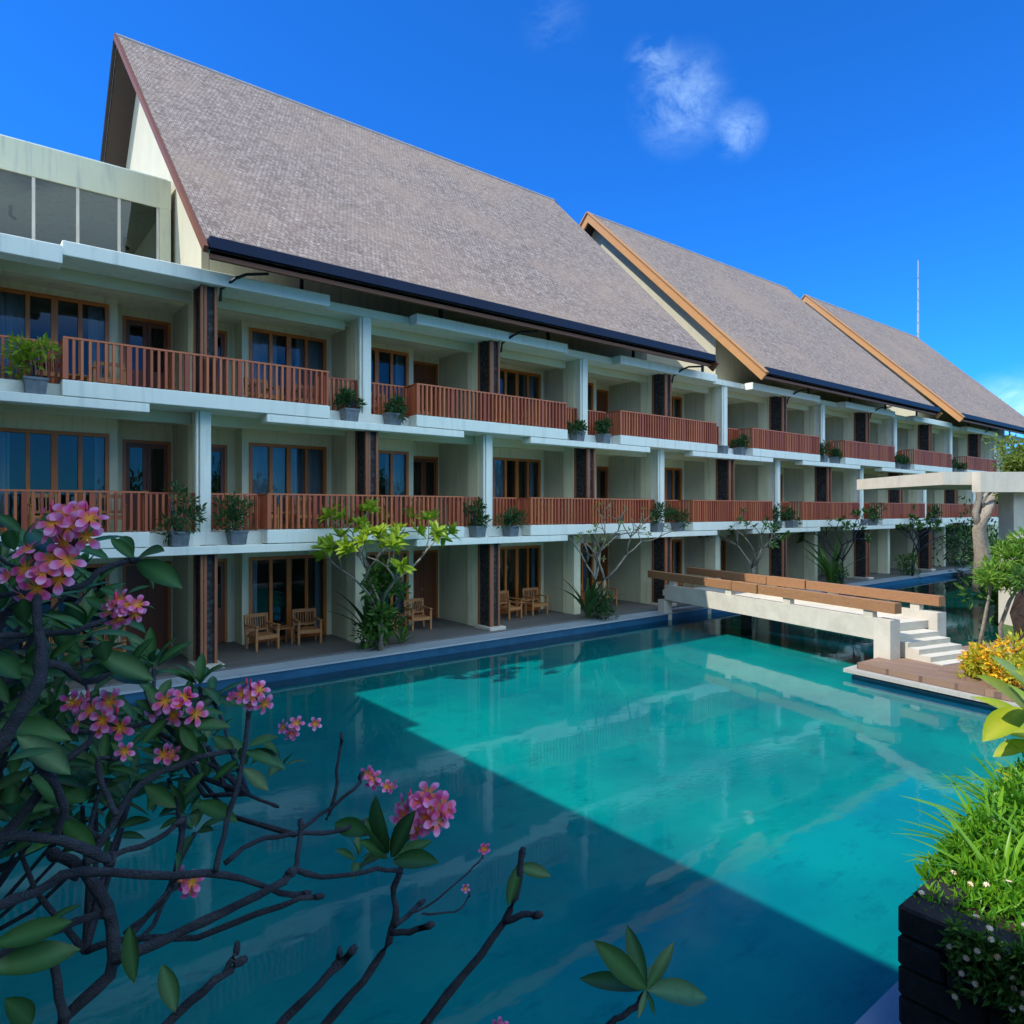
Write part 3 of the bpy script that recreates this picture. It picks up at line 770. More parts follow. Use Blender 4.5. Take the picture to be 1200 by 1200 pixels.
cnt = {2: 0, 3: 0}
for f in (3, 2):
    z = FL[f]-.282
    for k in range(-1, 12):
        gap = (k % 2 != 0) if f == 3 else (k % 2 == 0)
        if not gap: continue
        c = kx(k)
        for s in (-1, 1):
            x = c+s*.62
            if x < .5: continue
            if x < 1: x += .2
            i = cnt[f]; cnt[f] += 1
            side = 'left' if s < 0 else 'right'
            fl = 'top floor' if f == 3 else 'middle floor'
            o = pot(0, 0, 0).build('planter_box', M['potstone']) if proto_pot is None else proto_pot.copy()
            if proto_pot is None: proto_pot = o
            else: COL.objects.link(o)
            o.location = (x, 16.42, z)
            tag(o, f'grey stone planter box, {ordn[i]} from the left on the {fl} ledges', 'planter', 'grey planter boxes on the balcony ledges')
            random.seed(k*7+f*3+s+50)
            bright = (f == 3 and i == 0)
            if random.random() < .8 or i < 3:
                rr = (.36+random.random()*.14)*(.75 if f == 3 else .95)
                shrub(x+random.uniform(-.06, .06), 16.42, z+.25, rr, 380, M['leaf_lit'] if bright else M['leaf_dark'],
                      f'{"bright yellow green" if bright else "dark green bushy"} plant in the {ordn[i]} planter box from the left on the {fl}', 'potted plant', 'plants in the balcony planter boxes', ln=.17, wd=.055, name='potted_plant', tall=random.choice([.9, 1.1, 1.4]))
# ------------------------------------------------------------------ armchairs
def make_chair():
    root = empty('armchair', (0, 0, 0))
    for sx in (-1, 1):
        MB().bevbox(sx*.29-.03, sx*.29+.03, -.32, -.26, 0, .60, .006).build('leg', M['chair'], root)
        MB().obox((sx*.29, .24, 0), (sx*.29, .34, .86), .05, .06, (0, 1, 0)).build('leg', M['chair'], root)
        MB().bevbox(sx*.29-.045, sx*.29+.045, -.36, .32, .60, .63, .008).build('armrest', M['chair'], root)
    sb = MB()
    for i in range(7): sb.box(-.26, .26, -.30+i*.078, -.30+i*.078+.062, .36, .385)
    sb.box(-.28, .28, -.325, -.30, .29, .385); sb.box(-.28, -.262, -.3, .26, .30, .36); sb.box(.262, .28, -.3, .26, .30, .36)
    sb.build('seat', M['chair'], root)
    bb = MB()
    bb.obox((-.27, .335, .82), (.27, .335, .82), .03, .09); bb.obox((-.27, .275, .46), (.27, .275, .46), .03, .06)
    for i in range(8):
        x = -.23+i*.066; bb.obox((x, .28, .46), (x, .33, .80), .018, .04, (0, 1, 0))
    bb.build('backrest', M['chair'], root)
    return root
def make_table():
    root = empty('side_table', (0, 0, 0))
    MB().bevbox(-.25, .25, -.25, .25, .42, .45, .008).build('tabletop', M['chair'], root)
    for sx in (-1, 1):
        for sy in (-1, 1): MB().box(sx*.2-.02, sx*.2+.02, sy*.2-.02, sy*.2+.02, 0, .42).build('leg', M['chair'], root)
    return root
ch0 = make_chair(); tb0 = make_table(); used = [False, False]
bayn = ['leftmost', 'second', 'third', 'fourth', 'fifth', 'sixth', 'seventh']
def place(o0, i, x, y, z, rz, label, cat, group):
    o = o0
    if used[i]: o = copy_tree(o0)
    used[i] = True
    o.location = (x, y, z); o.rotation_euler = (0, 0, rz); tag(o, label, cat, group)
for f in (1, 2, 3):
    fl = {1: 'ground floor', 2: 'middle floor', 3: 'top floor'}[f]
    for j, k in enumerate(range(-1, 5)):
        x0 = kx(k); A = (k % 2 == 0)
        cx = x0+2.3 if A else x0+1.7
        if f > 1 and k > 2: continue
        for s, nm in ((-1, 'left'), (1, 'right')):
            place(ch0, 0, cx+s*.62, 17.85+(.1 if s > 0 else 0), FL[f]+.002, R(-8*s), f'slatted wooden armchair, {nm} one of the pair in the {bayn[j]} bay of the {fl}', 'chair', 'wooden armchairs outside the rooms')
        place(tb0, 1, cx, 18.15, FL[f]+.002, 0, f'small wooden side table between the armchairs in the {bayn[j]} bay of the {fl}', 'table', 'side tables outside the rooms')

# ------------------------------------------------------------------ foreground plumeria
random.seed(77)
fg = empty('plumeria_tree', P(60, 2300, 2.0)); fg.location.z = .09; fg.location.y = 1.4; fg.location.x = 0.3
tag(fg, 'large dark branched plumeria with pink flower clusters in the lower left foreground', 'tree')
tb = MB()
def branch(pts, r0, r1, z0, z1=None, jitter=.0):
    z1 = z1 or z0; n = len(pts); pp = []
    for i, (a, b) in enumerate(pts):
        t = i/(n-1); pp.append(P(a, b, z0+(z1-z0)*t))
    out = []; rr = []
    for i in range(n-1):
        for j in range(3):
            t = j/3; p0 = pp[max(i-1, 0)]; p1 = pp[i]; p2 = pp[i+1]; p3 = pp[min(i+2, n-1)]
            q = .5*((2*p1)+(-p0+p2)*t+(2*p0-5*p1+4*p2-p3)*t*t+(-p0+3*p1-3*p2+p3)*t*t*t)
            tt = (i+t)/(n-1); out.append(q+rv()*.004); rr.append(min(r0+(r1-r0)*tt, .024)*.70*random.uniform(.88, 1.14))
    dl = (pp[-1]-out[-1]).normalized()
    out.append(pp[-1]-dl*.03); rr.append(r1*.74); out.append(pp[-1]-dl*.012); rr.append(r1*.98); out.append(pp[-1]+dl*.006); rr.append(r1*.62)
    tb.tube(out, rr, 8)
px2 = 1/400.0
BR = [
 ([(370, 1215), (412, 1165), (448, 1118), (463, 1075), (462, 1040), (478, 1000), (492, 968)], .021, .012, 2.3, 2.5),
 ([(458, 1092), (480, 1092), (507, 1083)], .015, .013, 2.34, 2.3),
 ([(463, 1086), (478, 1073), (496, 1056)], .013, .011, 2.34, 2.5),
 ([(487, 1215), (545, 1140), (590, 1082), (607, 1040), (613, 995)], .022, .013, 2.2, 2.3),
 ([(594, 1078), (612, 1073), (634, 1071)], .015, .013, 2.24, 2.2),
 ([(312, 1215), (350, 1178), (388, 1140), (416, 1110)], .018, .015, 2.1, 2.2),
 ([(388, 1140), (395, 1125), (398, 1112)], .012, .01, 2.17, 2.2),
 ([(180, 1215), (225, 1172), (262, 1142), (287, 1124)], .018, .014, 1.9, 2.0),
 ([(262, 1142), (272, 1125), (278, 1106)], .013, .011, 1.97, 2.0),
 ([(70, 1260), (75, 1195), (128, 1142), (132, 1085), (100, 1020), (60, 1000)], .034, .022, 1.9, 2.1),
 ([(75, 1195), (66, 1150), (62, 1110)], .02, .016, 1.9, 1.95),
 ([(130, 1125), (190, 1102), (262, 1068), (320, 1040), (345, 1020)], .022, .017, 1.95, 2.2),
 ([(345, 1020), (352, 990), (352, 962)], .014, .011, 2.2, 2.3),
 ([(345, 1020), (395, 1028), (440, 1018), (470, 1022)], .013, .01, 2.2, 2.4),
 ([(100, 1115), (150, 1100), (230, 1098), (330, 1060), (378, 1050)], .016, .011, 2.1, 2.2),
 ([(-20, 1068), (40, 1045), (95, 1020), (200, 1026), (262, 1024), (330, 1046), (362, 1046)], .022, .011, 1.8, 2.3),
 ([(252, 1020), (262, 980), (275, 930), (288, 870), (292, 832)], .014, .010, 2.1, 2.4),
 ([(262, 1012), (300, 985), (340, 978), (395, 975), (428, 962)], .013, .010, 2.2, 2.5),
 ([(345, 978), (375, 955), (415, 925), (425, 905)], .010, .009, 2.4, 2.6),
 ([(382, 962), (392, 930), (397, 890), (400, 860)], .010, .008, 2.5, 2.6),
 ([(-20, 900), (15, 850), (45, 800), (47, 770), (46, 740), (44, 700)], .034, .014, 1.7, 1.95),
 ([(45, 775), (75, 782), (100, 800), (140, 782)], .018, .012, 1.85, 2.1),
 ([(-20, 748), (25, 744), (75, 742), (115, 730), (135, 722)], .014, .010, 1.9, 2.1),
 ([(-20, 702), (35, 694), (95, 685), (125, 664), (162, 657)], .014, .012, 2.0, 2.2),
 ([(-20, 640), (20, 665), (50, 655)], .010, .009, 2.2, 2.2),
 ([(-20, 1010), (30, 950), (70, 900), (105, 868), (112, 845)], .022, .011, 1.9, 2.1),
 ([(-20, 860), (40, 855), (110, 858), (160, 850), (200, 842)], .014, .010, 2.2, 2.3),
 ([(85, 1030), (120, 985), (150, 935), (190, 905), (245, 885), (275, 880)], .018, .011, 2.0, 2.4),
 ([(135, 955), (120, 920), (115, 890), (140, 888)], .013, .010, 2.0, 2.1),
 ([(-20, 1130), (30, 1105), (90, 1080), (130, 1070)], .020, .015, 1.8, 2.0),
 ([(145, 1095), (185, 1062), (205, 1040), (218, 1036)], .011, .009, 2.1, 2.2),
 ([(-20, 985), (45, 980), (110, 1000), (130, 1010)], .02, .018, 1.7, 1.9),
 ([(100, 1010), (135, 1000), (180, 985), (215, 960)], .014, .012, 2.0, 2.2),
 ([(60, 990), (75, 950), (60, 915), (30, 880)], .017, .013, 1.8, 1.7),
 ([(235, 888), (290, 930), (325, 945)], .010, .008, 2.4, 2.5),
 ([(480, 1070), (510, 1055), (540, 1030), (560, 1010), (566, 1000)], .006, .004, 2.4, 2.6),
 ([(495, 1070), (525, 1070), (545, 1060), (550, 1045)], .006, .004, 2.4, 2.6),
 ([(0, 800), (-5, 760), (5, 720), (30, 700)], .02, .012, 2.2, 2.2),
 ([(110, 840), (100, 800), (95, 770)], .008, .006, 2.3, 2.3),
 ([(700, 1215), (722, 1195), (745, 1180), (757, 1165)], .014, .012, 2.0, 2.0),
]
NODES = []
for b in BR:
    branch(*b)
    for i_, (a_, c_) in enumerate(b[0][:-1]): NODES.append(P(a_, c_, b[3]+((b[4] if len(b) > 4 else b[3])-b[3])*i_/(len(b[0])-1)))
# trunk down to the bank
def wline(pts, rads): tb.tube(pts, rads, 9)
base = Vector((fg.location.x, fg.location.y, .09))
j = P(70, 1260, 1.9)
for (a, b, z, r) in ((70, 1258, 1.9, .036), (370, 1213, 2.3, .022), (487, 1213, 2.2, .023), (312, 1213, 2.1, .019), (180, 1213, 1.9, .019), (-20, 900, 1.7, .034), (700, 1213, 2.0, .014), (-20, 1010, 1.9, .022), (-20, 1068, 1.8, .022), (-20, 1130, 1.8, .02), (-20, 985, 1.7, .02), (-20, 748, 1.9, .014), (-20, 702, 2.0, .014)):
    q = P(a, b, z)
    if a < 0:
        tb.tube([base, P(-330, 1900, z), P(-190, min(b+330, 1500), z), P(-110, b+60, z), q], [r*1.6, r*1.4, r*1.2, r, r*.75], 8); continue
    k1 = lerp(base, q, .45); k1.z = base.z+(q.z-base.z)*.35; k1.x -= .12
    k2 = lerp(base, q, .8)
    tb.tube([base+rv()*.04, k1, q+Vector((0, 0, -.0))], [r*2.0, r*1.4, r], 8)
tb.tube([base-Vector((0, 0, .1)), base+Vector((0, 0, .3)), base+Vector((-.02, .02, .8))], [.13, .11, .07], 10)
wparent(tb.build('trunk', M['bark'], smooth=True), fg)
# leaves
lb = MB(); tb2 = MB()
def rosP(px, py, z, n, lnpx, ax=(0, 0, 1), spread=1.0, w=.34):
    ln = lnpx/F*z; rosette(lb, P(px, py, z), ax, n, ln, ln*w, 7, spread, .22)
fwd = Vector((SN, CS, 0)); rgt = Vector((CS, -SN, 0)); UPV = Vector((0, 0, 1))
def leafP(px, py, px1, py1, z, w=.34, dz=0, tilt=None):
    a = P(px, py, z); b = P(px1, py1, z+dz); d = b-a
    n = (UPV*.8-fwd*.6+rgt*random.uniform(-.4, .4)) if tilt is None else Vector(tilt)
    lb.leaf(a, d, n, d.length*1.03, d.length*w, random.uniform(.02, .14), 8, random.uniform(.15, .45))
LV = [(-15,1138,92,1108,1.7),(-10,1108,82,1080,1.72),(152,1085,155,1150,1.9),(75,960,110,1000,2.0),(40,945,5,985,2.0),(20,862,82,905,1.7),(-10,850,80,862,1.8),
 (25,625,-5,600,2.0),(30,640,55,600,2.1),(35,622,60,645,2.1),(10,690,40,650,2.1),(20,655,60,640,2.0),(60,735,92,765,2.0),(50,715,95,728,2.0),
 (100,745,60,770,2.0),(30,730,25,700,2.0),(60,725,30,745,2.0),(160,657,210,684,2.2),(162,655,185,690,2.2),(160,655,188,642,2.2),(158,655,130,630,2.2),(155,655,140,625,2.2),(165,658,200,665,2.2),
 (100,720,75,705,2.0),(60,722,98,730,1.9),(110,765,178,795,2.0),(120,790,145,770,2.0),(130,785,172,800,2.1),(125,775,118,752,2.0),(140,780,90,795,2.0),(148,700,182,712,2.1),(150,695,175,685,2.1),
 (-10,870,50,825,1.9),(70,880,10,890,1.7),(0,835,60,812,2.2),(10,825,-10,790,2.1),(200,838,165,870,2.3),(205,845,240,900,2.3),(210,838,262,832,2.3),(215,850,268,848,2.3),(212,850,230,880,2.3),(200,840,160,820,2.3),(170,800,190,830,2.3),(180,815,160,790,2.3),(185,820,200,795,2.3),
 (285,880,330,895,2.4),(280,890,250,912,2.4),(285,900,315,925,2.4),(290,875,325,862,2.4),(275,885,250,862,2.4),(292,880,335,900,2.5),(230,870,208,905,2.3),(130,870,155,890,2.2),
 (455,1000,440,935,2.4),(458,1005,478,955,2.4),(460,1005,505,985,2.4),(455,1005,425,985,2.4),(455,1000,430,960,2.4),(460,1008,512,1010,2.4),(452,1002,420,1010,2.4),(605,1015,645,1025,2.3),(610,1010,595,1060,2.3),(230,940,275,958,2.3),(205,1000,212,1030,2.1),(240,905,215,930,2.2),
 (392,965,430,975,2.5),(100,940,70,930,1.9),(65,985,30,1000,1.8),(0,795,30,770,2.2),(10,780,45,790,2.2),(170,920,205,945,2.3),(-10,770,20,790,1.9),(5,1170,40,1200,1.8),(95,1060,60,1075,1.9),
 (35,910,80,940,1.9),(-15,930,35,905,1.9),(190,1130,205,1185,2.0),(300,865,330,880,2.5),(100,700,130,715,2.3),(15,715,60,700,2.3),(80,790,60,830,2.2),(170,870,200,880,2.4)]
for a, b, c, d, z in LV: leafP(a, b, c, d, z, random.uniform(.32, .46), random.uniform(-.12, .12))
for (a, b, z, n, l) in ((20, 650, 2.4, 7, 55), (95, 745, 2.4, 8, 60), (30, 790, 2.4, 7, 60), (150, 790, 2.5, 7, 55), (60, 850, 2.3, 7, 60), (215, 860, 2.6, 7, 50), (290, 900, 2.7, 6, 45), (10, 960, 2.2, 5, 60), (120, 900, 2.4, 6, 45), (10, 820, 2.5, 8, 60), (75, 700, 2.7, 7, 45), (60, 800, 2.6, 8, 55), (130, 760, 2.7, 7, 50), (180, 780, 2.7, 7, 45), (20, 880, 2.5, 8, 60), (110, 930, 2.6, 7, 50), (240, 920, 2.7, 6, 45), (180, 960, 2.7, 5, 45), (45, 760, 2.8, 8, 50), (90, 860, 2.7, 8, 50), (330, 900, 2.8, 5, 40), (0, 1010, 2.4, 6, 60), (420, 1010, 2.8, 6, 38), (460, 1000, 2.6, 6, 50), (0, 720, 2.2, 6, 70), (160, 850, 2.6, 6, 50)):
    rosP(a, b, z, n, l, (random.uniform(-.3, .3), -.3, 1), 1.1)
# deeper layer of the crown: twigs that fork off behind the front branches, each ending in a whorl of leaves
random.seed(64)
for i in range(64):
    px = random.uniform(-20, 250)*(1 if i % 3 else .7); py = random.uniform(650, 1000)-(250-px)*.05
    if px > 150 and py < 770: continue
    z = random.uniform(2.5, 3.4)
    q = P(px, py, z); st_ = min((n for n in NODES if n.z < q.z-.05 and (n-q).length < 1.0), key=lambda n: (n-q).length, default=P(-60, py+140, z))
    m_ = lerp(st_, q, .55)+Vector((0, 0, -.06))+rv()*.04
    tb2.tube([st_, m_, lerp(m_, q, .6)+rv()*.012, q], [.011, .009, .008, .009], 6)
    rosette(lb, q, (random.uniform(-.3, .3), -.3, 1), random.choice([6, 7, 9]), random.uniform(36, 50)/F*z, random.uniform(36, 50)/F*z*.36, 6, 1.1, .25)
# rosette at the bottom
for (a, b) in ((680, 1145), (700, 1105), (735, 1085), (790, 1105), (775, 1128), (800, 1165), (830, 1168), (770, 1190), (750, 1190), (728, 1120)):
    leafP(757, 1160, a, b, 2.0, random.uniform(.22, .3), random.uniform(-.15, .25))
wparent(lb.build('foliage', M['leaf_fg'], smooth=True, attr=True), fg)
wparent(tb2.build('twigs', M['bark'], smooth=True), fg)
# flowers
def lerpc(a, b, t): return tuple(a[i]+(b[i]-a[i])*t for i in range(3))
def flower(fb, c, ax, r, openf=1.0):
    ax = Vector(ax).normalized(); u = ax.cross(Vector((.3, .2, .9))).normalized(); w = ax.cross(u)
    ph = random.uniform(0, 6.28)
    tint = random.uniform(0, 1)
    outer = lerpc((.88, .05, .30), (.90, .16, .50), tint); tipc = lerpc((.92, .16, .50), (.95, .48, .78), tint)
    cols = [(.97, .50, .01), (.97, .36, .02), (.92, .18, .10), outer, tipc, tipc]
    for k in range(5):
        a = ph+k*2*math.pi/5
        rd = u*math.cos(a)+w*math.sin(a); sd = ax.cross(rd)
        rows = []
        for i in range(6):
            t = i/5; wd = r*.29*(math.sin(math.pi*(.08+.80*t))**.8)*(.35+.9*t)*(1 if t < .95 else .55)
            out = r*t; hh = r*(.55*(1-openf)+.30)*t-r*.28*openf*t*t
            p = Vector(c)+rd*out*(.55+.45*openf)+ax*hh
            sk = ax*(wd*.35)
            rows.append((fb.vert(p-sd*wd+sk, cols[i]), fb.vert(p, cols[i]), fb.vert(p+sd*wd-sk*.3, lerpc(cols[i], (.95, .6, .8), .25*t))))
        for x, y in zip(rows, rows[1:]):
            fb.face(x[0], x[1], y[1], y[0]); fb.face(x[1], x[2], y[2], y[1])
CL = [(84,619,2.0,10,30,19),(50,670,2.0,9,34,20),(145,714,2.1,9,18,13),(122,836,2.1,6,28,17),(88,822,2.1,2,10,16),(207,826,2.3,6,23,16),(295,815,2.4,6,18,13),(147,880,2.1,1,2,12),(195,884,2.3,2,10,13),(222,1032,2.2,3,12,14),(340,854,2.5,4,11,10),(370,848,2.6,1,2,9),(436,910,2.6,3,9,11),(455,922,2.6,2,6,9),(497,948,2.5,14,27,18),(567,995,2.6,2,3,8),(546,1041,2.6,1,1,6),(583,1203,2.3,2,5,10),(230,888,2.4,1,3,8)]
for (px, py, z, n, rad, fr) in CL:
    fb = MB(); c = P(px, py, z); rr = rad/F*z; fs = fr/F*z
    stb = MB(); hub = c+Vector((0, 0, -rr*.9))+fwd*.02
    for i in range(n):
        a = 2.4*i; e = math.sqrt((i+.3)/n)
        o = rgt*math.cos(a)*e*rr*1.1+UPV*math.sin(a)*e*rr*.85-fwd*rr*.5*(1-e*.8)+rv()*rr*.14
        if n < 3: o = rgt*(i-.3)*rr
        ax = (-fwd*1.0+UPV*.3+(rgt*math.cos(a)+UPV*math.sin(a))*e*.8+rv()*.45)
        p = c+o
        if random.random() < .22 and n > 3: flower(fb, p, ax, fs*.75, .25)
        else: flower(fb, p, ax, fs, random.uniform(.8, 1.05))
        stb.tube([hub, lerp(hub, p, .6), p-ax.normalized()*fs*.05], [.004, .003, .003], 5)
    if n > 4:
        for i in range(6):
            p = c+rgt*random.uniform(-1, 1)*rr*.8+UPV*random.uniform(.1, .9)*rr
            fb.tube([p-UPV*.02, p, p+UPV*.018], [.003, .006, .001], 6); 
            for q in range(len(fb.v)-18, len(fb.v)): fb.c[q] = (.8, .06, .18)
    fo = wparent(fb.build('flower_cluster', M['petal'], smooth=True, attr=True), fg)
    so = stb.build('flower_stem', M['stem_red']); so.parent = fo; so.matrix_parent_inverse = fo.matrix_parent_inverse.copy(); so.matrix_parent_inverse = Matrix.Identity(4); 
# stems sit in the cluster's own space, which equals world space
# ------------------------------------------------------------------ right foreground planter
pw = MB()
random.seed(5)
X0p, X1p, Y0p, Y1p = 5.05, 16.0, -6, 2.06
# stacked rough stone courses
z = .09; ci = 0
while z < 1.12:
    h = .21
    x = X0p
    y = Y1p
    # west face
    yy = Y1p
    while yy > -3:
        l = random.uniform(.3, .6); pw.bevbox(X0p+random.uniform(-.015, .015), X0p+.25, yy-l+.008, yy, z, z+h-.008, .02); yy -= l
    xx = X0p+.26
    while xx < X1p:
        l = random.uniform(.3, .6); pw.bevbox(xx, xx+l-.008, Y1p-.25, Y1p+random.uniform(-.015, .015), z, z+h-.008, .02); xx += l
    z += h
pwo = pw.build('planter_wall', M['darkstone']); tag(pwo, 'dark stone block planter wall in the lower right corner', 'planter wall')
struct(MB().box(X0p+.25, X1p, -3, Y1p-.25, .1, 1.05).build('planting_bed', M['soil']))
# ground cover with daisies
gb = MB(); db = MB()
random.seed(12)
for i in range(9000):
    x = X0p+.12+random.random()**1.2*4.2; y = Y1p-.02-random.random()*2.0
    z = 1.04+random.uniform(0, .05+min(.12, (x-X0p)*.12))-(0.25*random.random() if (x < X0p+.05 or y > Y1p) else 0)
    gb.card((x, y, z), rv()+Vector((0, 0, .6)), rv(), random.uniform(.05, .1), .022)
for i in range(9000):
    x = X0p+.55+random.random()*3.6; y = Y1p+.06-random.random()**1.3*1.7; top_ = min(.42, (x-X0p-.4)*.22)*(1-.3*random.random())
    gb.card((x, y, 1.08+random.random()*top_), rv()+Vector((-.2, .1, 1.0)), rv(), random.uniform(.06, .13), .028)
gc = gb.build('ground_cover', M['leaf_strap']); gc['kind'] = 'stuff'; gc['label'] = 'low leafy ground cover in the stone planter'; gc['category'] = 'ground cover'
for i in range(70):
    x = X0p+.06+random.random()*2.6; y = Y1p-random.random()*1.6-.06; z = 1.13+random.uniform(0, .08)-(.2 if x < X0p else 0)
    c = Vector((x, y, z)); ax = (Vector((-.2, -.3, 1))+rv()*.4).normalized(); u = ax.cross(Vector((1, .2, 0))).normalized(); w = ax.cross(u)
    for k in range(9):
        a = k*2*math.pi/9; db.card(c, (u*math.cos(a)+w*math.sin(a)), ax, .024, .013)
tr_ = MB()
for i in range(110):
    y = Y1p-.35-random.random()*2.2; x = X0p-random.uniform(.0, .03); ln_ = random.uniform(.15, .8)*(1 if y < 1.3 else .5)
    p = Vector((x+.08, y, 1.14)); pts = [p, Vector((x-.02, y, 1.16))]
    while ln_ > 0: pts.append(pts[-1]+Vector((random.uniform(-.012, .008), random.uniform(-.03, .03), -.07))); ln_ -= .07
    tr_.tube(pts, .004, 4)
    for q in pts[1:]:
        for _ in range(5): tr_.card(q, rv()+Vector((-.5, 0, .1)), rv(), random.uniform(.05, .1), .03)
        if random.random() < .10:
            ax = (Vector((-1, -.2, .5))+rv()*.4).normalized(); u = ax.cross(Vector((0, .2, 1))).normalized(); w = ax.cross(u); c = q+ax*.05
            for k in range(9):
                a = k*2*math.pi/9; db.card(c, (u*math.cos(a)+w*math.sin(a)), ax, .022, .012)
to = tr_.build('trailing_plant', M['leaf_mid']); to['kind'] = 'stuff'; to['label'] = 'green trailing plants hanging over the dark planter wall'; to['category'] = 'trailing plant'
dz = db.build('daisies', M['fl_daisy']); dz['kind'] = 'stuff'; dz['label'] = 'small white and orange daisies scattered over the planter edge'; dz['category'] = 'flowers'
# strap leaf plants, lit
SP = [(6.75, 1.35, .62, 'strap leaf clump nearest the dark planter corner'), (7.25, 1.55, .78, 'arching strap leaf clump leaning over the pool at mid planter'), (7.5, 1.15, .85, 'strap leaf clump at the right photo edge above the daisies'), (8.1, 1.75, 1.0, 'tall strap leaf clump just below the broad yellow green leaves'), (6.7, .85, .7, 'low strap leaf clump at the lower right photo edge'), (6.0, 1.72, .55, 'short bright strap leaf clump closest to the pool on the planter edge'), (6.45, 1.9, .62, 'bright strap leaf clump second from the planter corner along the pool'), (6.9, 1.95, .7, 'bright strap leaf clump third from the planter corner along the pool'), (7.35, 1.95, .75, 'bright strap leaf clump fourth from the planter corner along the pool'), (6.25, 1.25, .5, 'short strap leaf clump among the daisies'), (6.55, 1.5, .6, 'strap leaf clump in the middle of the daisies'), (8.6, 1.4, 1.0, 'strap leaf clump behind the broad yellow green leaves')]
random.seed(4)
for x, y, l, lab in SP:
    strap_clump(x, y, 1.0, 44, l, .042, M['leaf_strap'], lab, (-.1, .15), group='strap leaf plants in the stone planter', spread=1.1)
# broad leaved yellow green plant
bl = empty('broad_leaf_plant', (8.0, 1.9, 1.05)); tag(bl, 'large glossy yellow green broad leaved plant leaning over the pool at the right edge', 'plant')
b2 = MB(); s2 = MB()
hub = P(1215, 880, 6.6)
for (a, b, c, d) in ((1205, 850, 1150, 812), (1210, 850, 1165, 790), (1215, 840, 1185, 770), (1210, 870, 1168, 880), (1215, 900, 1165, 925), (1200, 830, 1158, 858), (1220, 860, 1190, 800), (1225, 930, 1180, 900), (1230, 820, 1200, 785), (1220, 950, 1178, 955), (1235, 860, 1215, 790), (1230, 870, 1180, 850)):
    z = random.uniform(6.2, 6.8); p0 = P(a+random.uniform(0, 15), b, z); p1 = P(c, d, z+random.uniform(-.2, .3)); dv = p1-p0
    b2.leaf(p0, dv, UPV-fwd*.5+rgt*random.uniform(-.5, .5), dv.length*1.1, dv.length*.5, .18, 8, .3)
    s2.tube([Vector((8.1, 1.7, 1.05)), lerp(Vector((8.1, 1.7, 1.05)), p0, .6)+Vector((0, 0, .1)), p0], [.015, .01, .008], 6)
wparent(b2.build('leaves', M['leaf_yellow'], smooth=True, attr=True), bl); wparent(s2.build('stem', M['leaf_mid']), bl)
# ------------------------------------------------------------------ plants on the terrace at the right
random.seed(19)
for i, (px, py, z, r, lab) in enumerate(((1150, 772, 14.6, .42, 'yellow orange flowering shrub at the terrace corner, leftmost of the pair'), (1188, 776, 13.6, .62, 'yellow orange flowering shrub at the right photo edge above the terrace'))):
    c = P(px, py, z); zz = .33
    o = shrub(c.x, c.y, zz, r, 600, M['leaf_yellow'], lab, group='yellow flowering shrubs on the terrace', ln=.17, wd=.05, name='flowering_shrub', tall=.9)
    fb = MB()
    for _ in range(200):
        q = Vector((c.x, c.y, zz+r*.75))+rv()*r*random.uniform(.5, .95); q.z = max(q.z, zz+.1)
        for k in range(4): fb.card(q, rv(), UPV, .09, .06)
    tag(wparent(fb.build('blossoms', M['fl_orange']), o), kind='stuff')
def tree(name, label, base, pts, rads, barkm, leafm, blobs, ln=.3, wd=.08, grp=None):
    root = empty(name, base); tag(root, label, 'tree', grp)
    t = MB()
    for pl, rl in zip(pts, rads): t.tube(pl, rl, 8, wob=.06)
    wparent(t.build('trunk', barkm, smooth=True), root)
    b = MB()
    for (c, r, n) in blobs: blob(b, c, r, n, ln, wd)
    wparent(b.build('crown', leafm), root); return root
# leaning thin tree with narrow leaves
b0 = P(1143, 760, 15.6); b0.z = .3
top = P(1163, 678, 15.3)
tree('leaning_tree', 'thin leaning pale stemmed tree with narrow bright green leaves at the terrace corner', b0, [[b0, lerp(b0, top, .5), top, P(1175, 655, 15.4)]], [[.045, .035, .032, .02]], M['barkpale'], M['leaf_fern'],
     [(P(1168, 668, 15.4), .28, 320), (P(1186, 648, 15.6), .34, 420), (P(1158, 679, 15.2), .2, 180), (P(1202, 662, 15.6), .4, 420), (P(1182, 678, 15.2), .3, 300), (P(1200, 636, 15.6), .3, 260)], .24, .05)
b1 = P(1200, 770, 14.2); b1.z = .3
tree('palm_tree', 'stout dark rough barked trunk at the right photo edge above the orange flowers', b1, [[b1, P(1201, 745, 14.2), P(1198, 720, 14.2), P(1203, 700, 14.2), P(1207, 690, 14.3)]], [[.24, .19, .22, .18, .10]], M['barkdark'], M['leaf_mid'],
     [(P(1208, 684, 14.4), .35, 300)], .3, .05)
b2_ = P(1178, 765, 15.4); b2_.z = .3
tree('leaning_tree', 'second thin pale stem leaning beside the stout dark trunk', b2_, [[b2_, P(1172, 735, 15.4), P(1183, 705, 15.2), P(1192, 690, 15.2)]], [[.05, .045, .04, .03]], M['barkpale'], M['leaf_mid'], [(P(1195, 682, 15.3), .3, 160)], .26, .05)
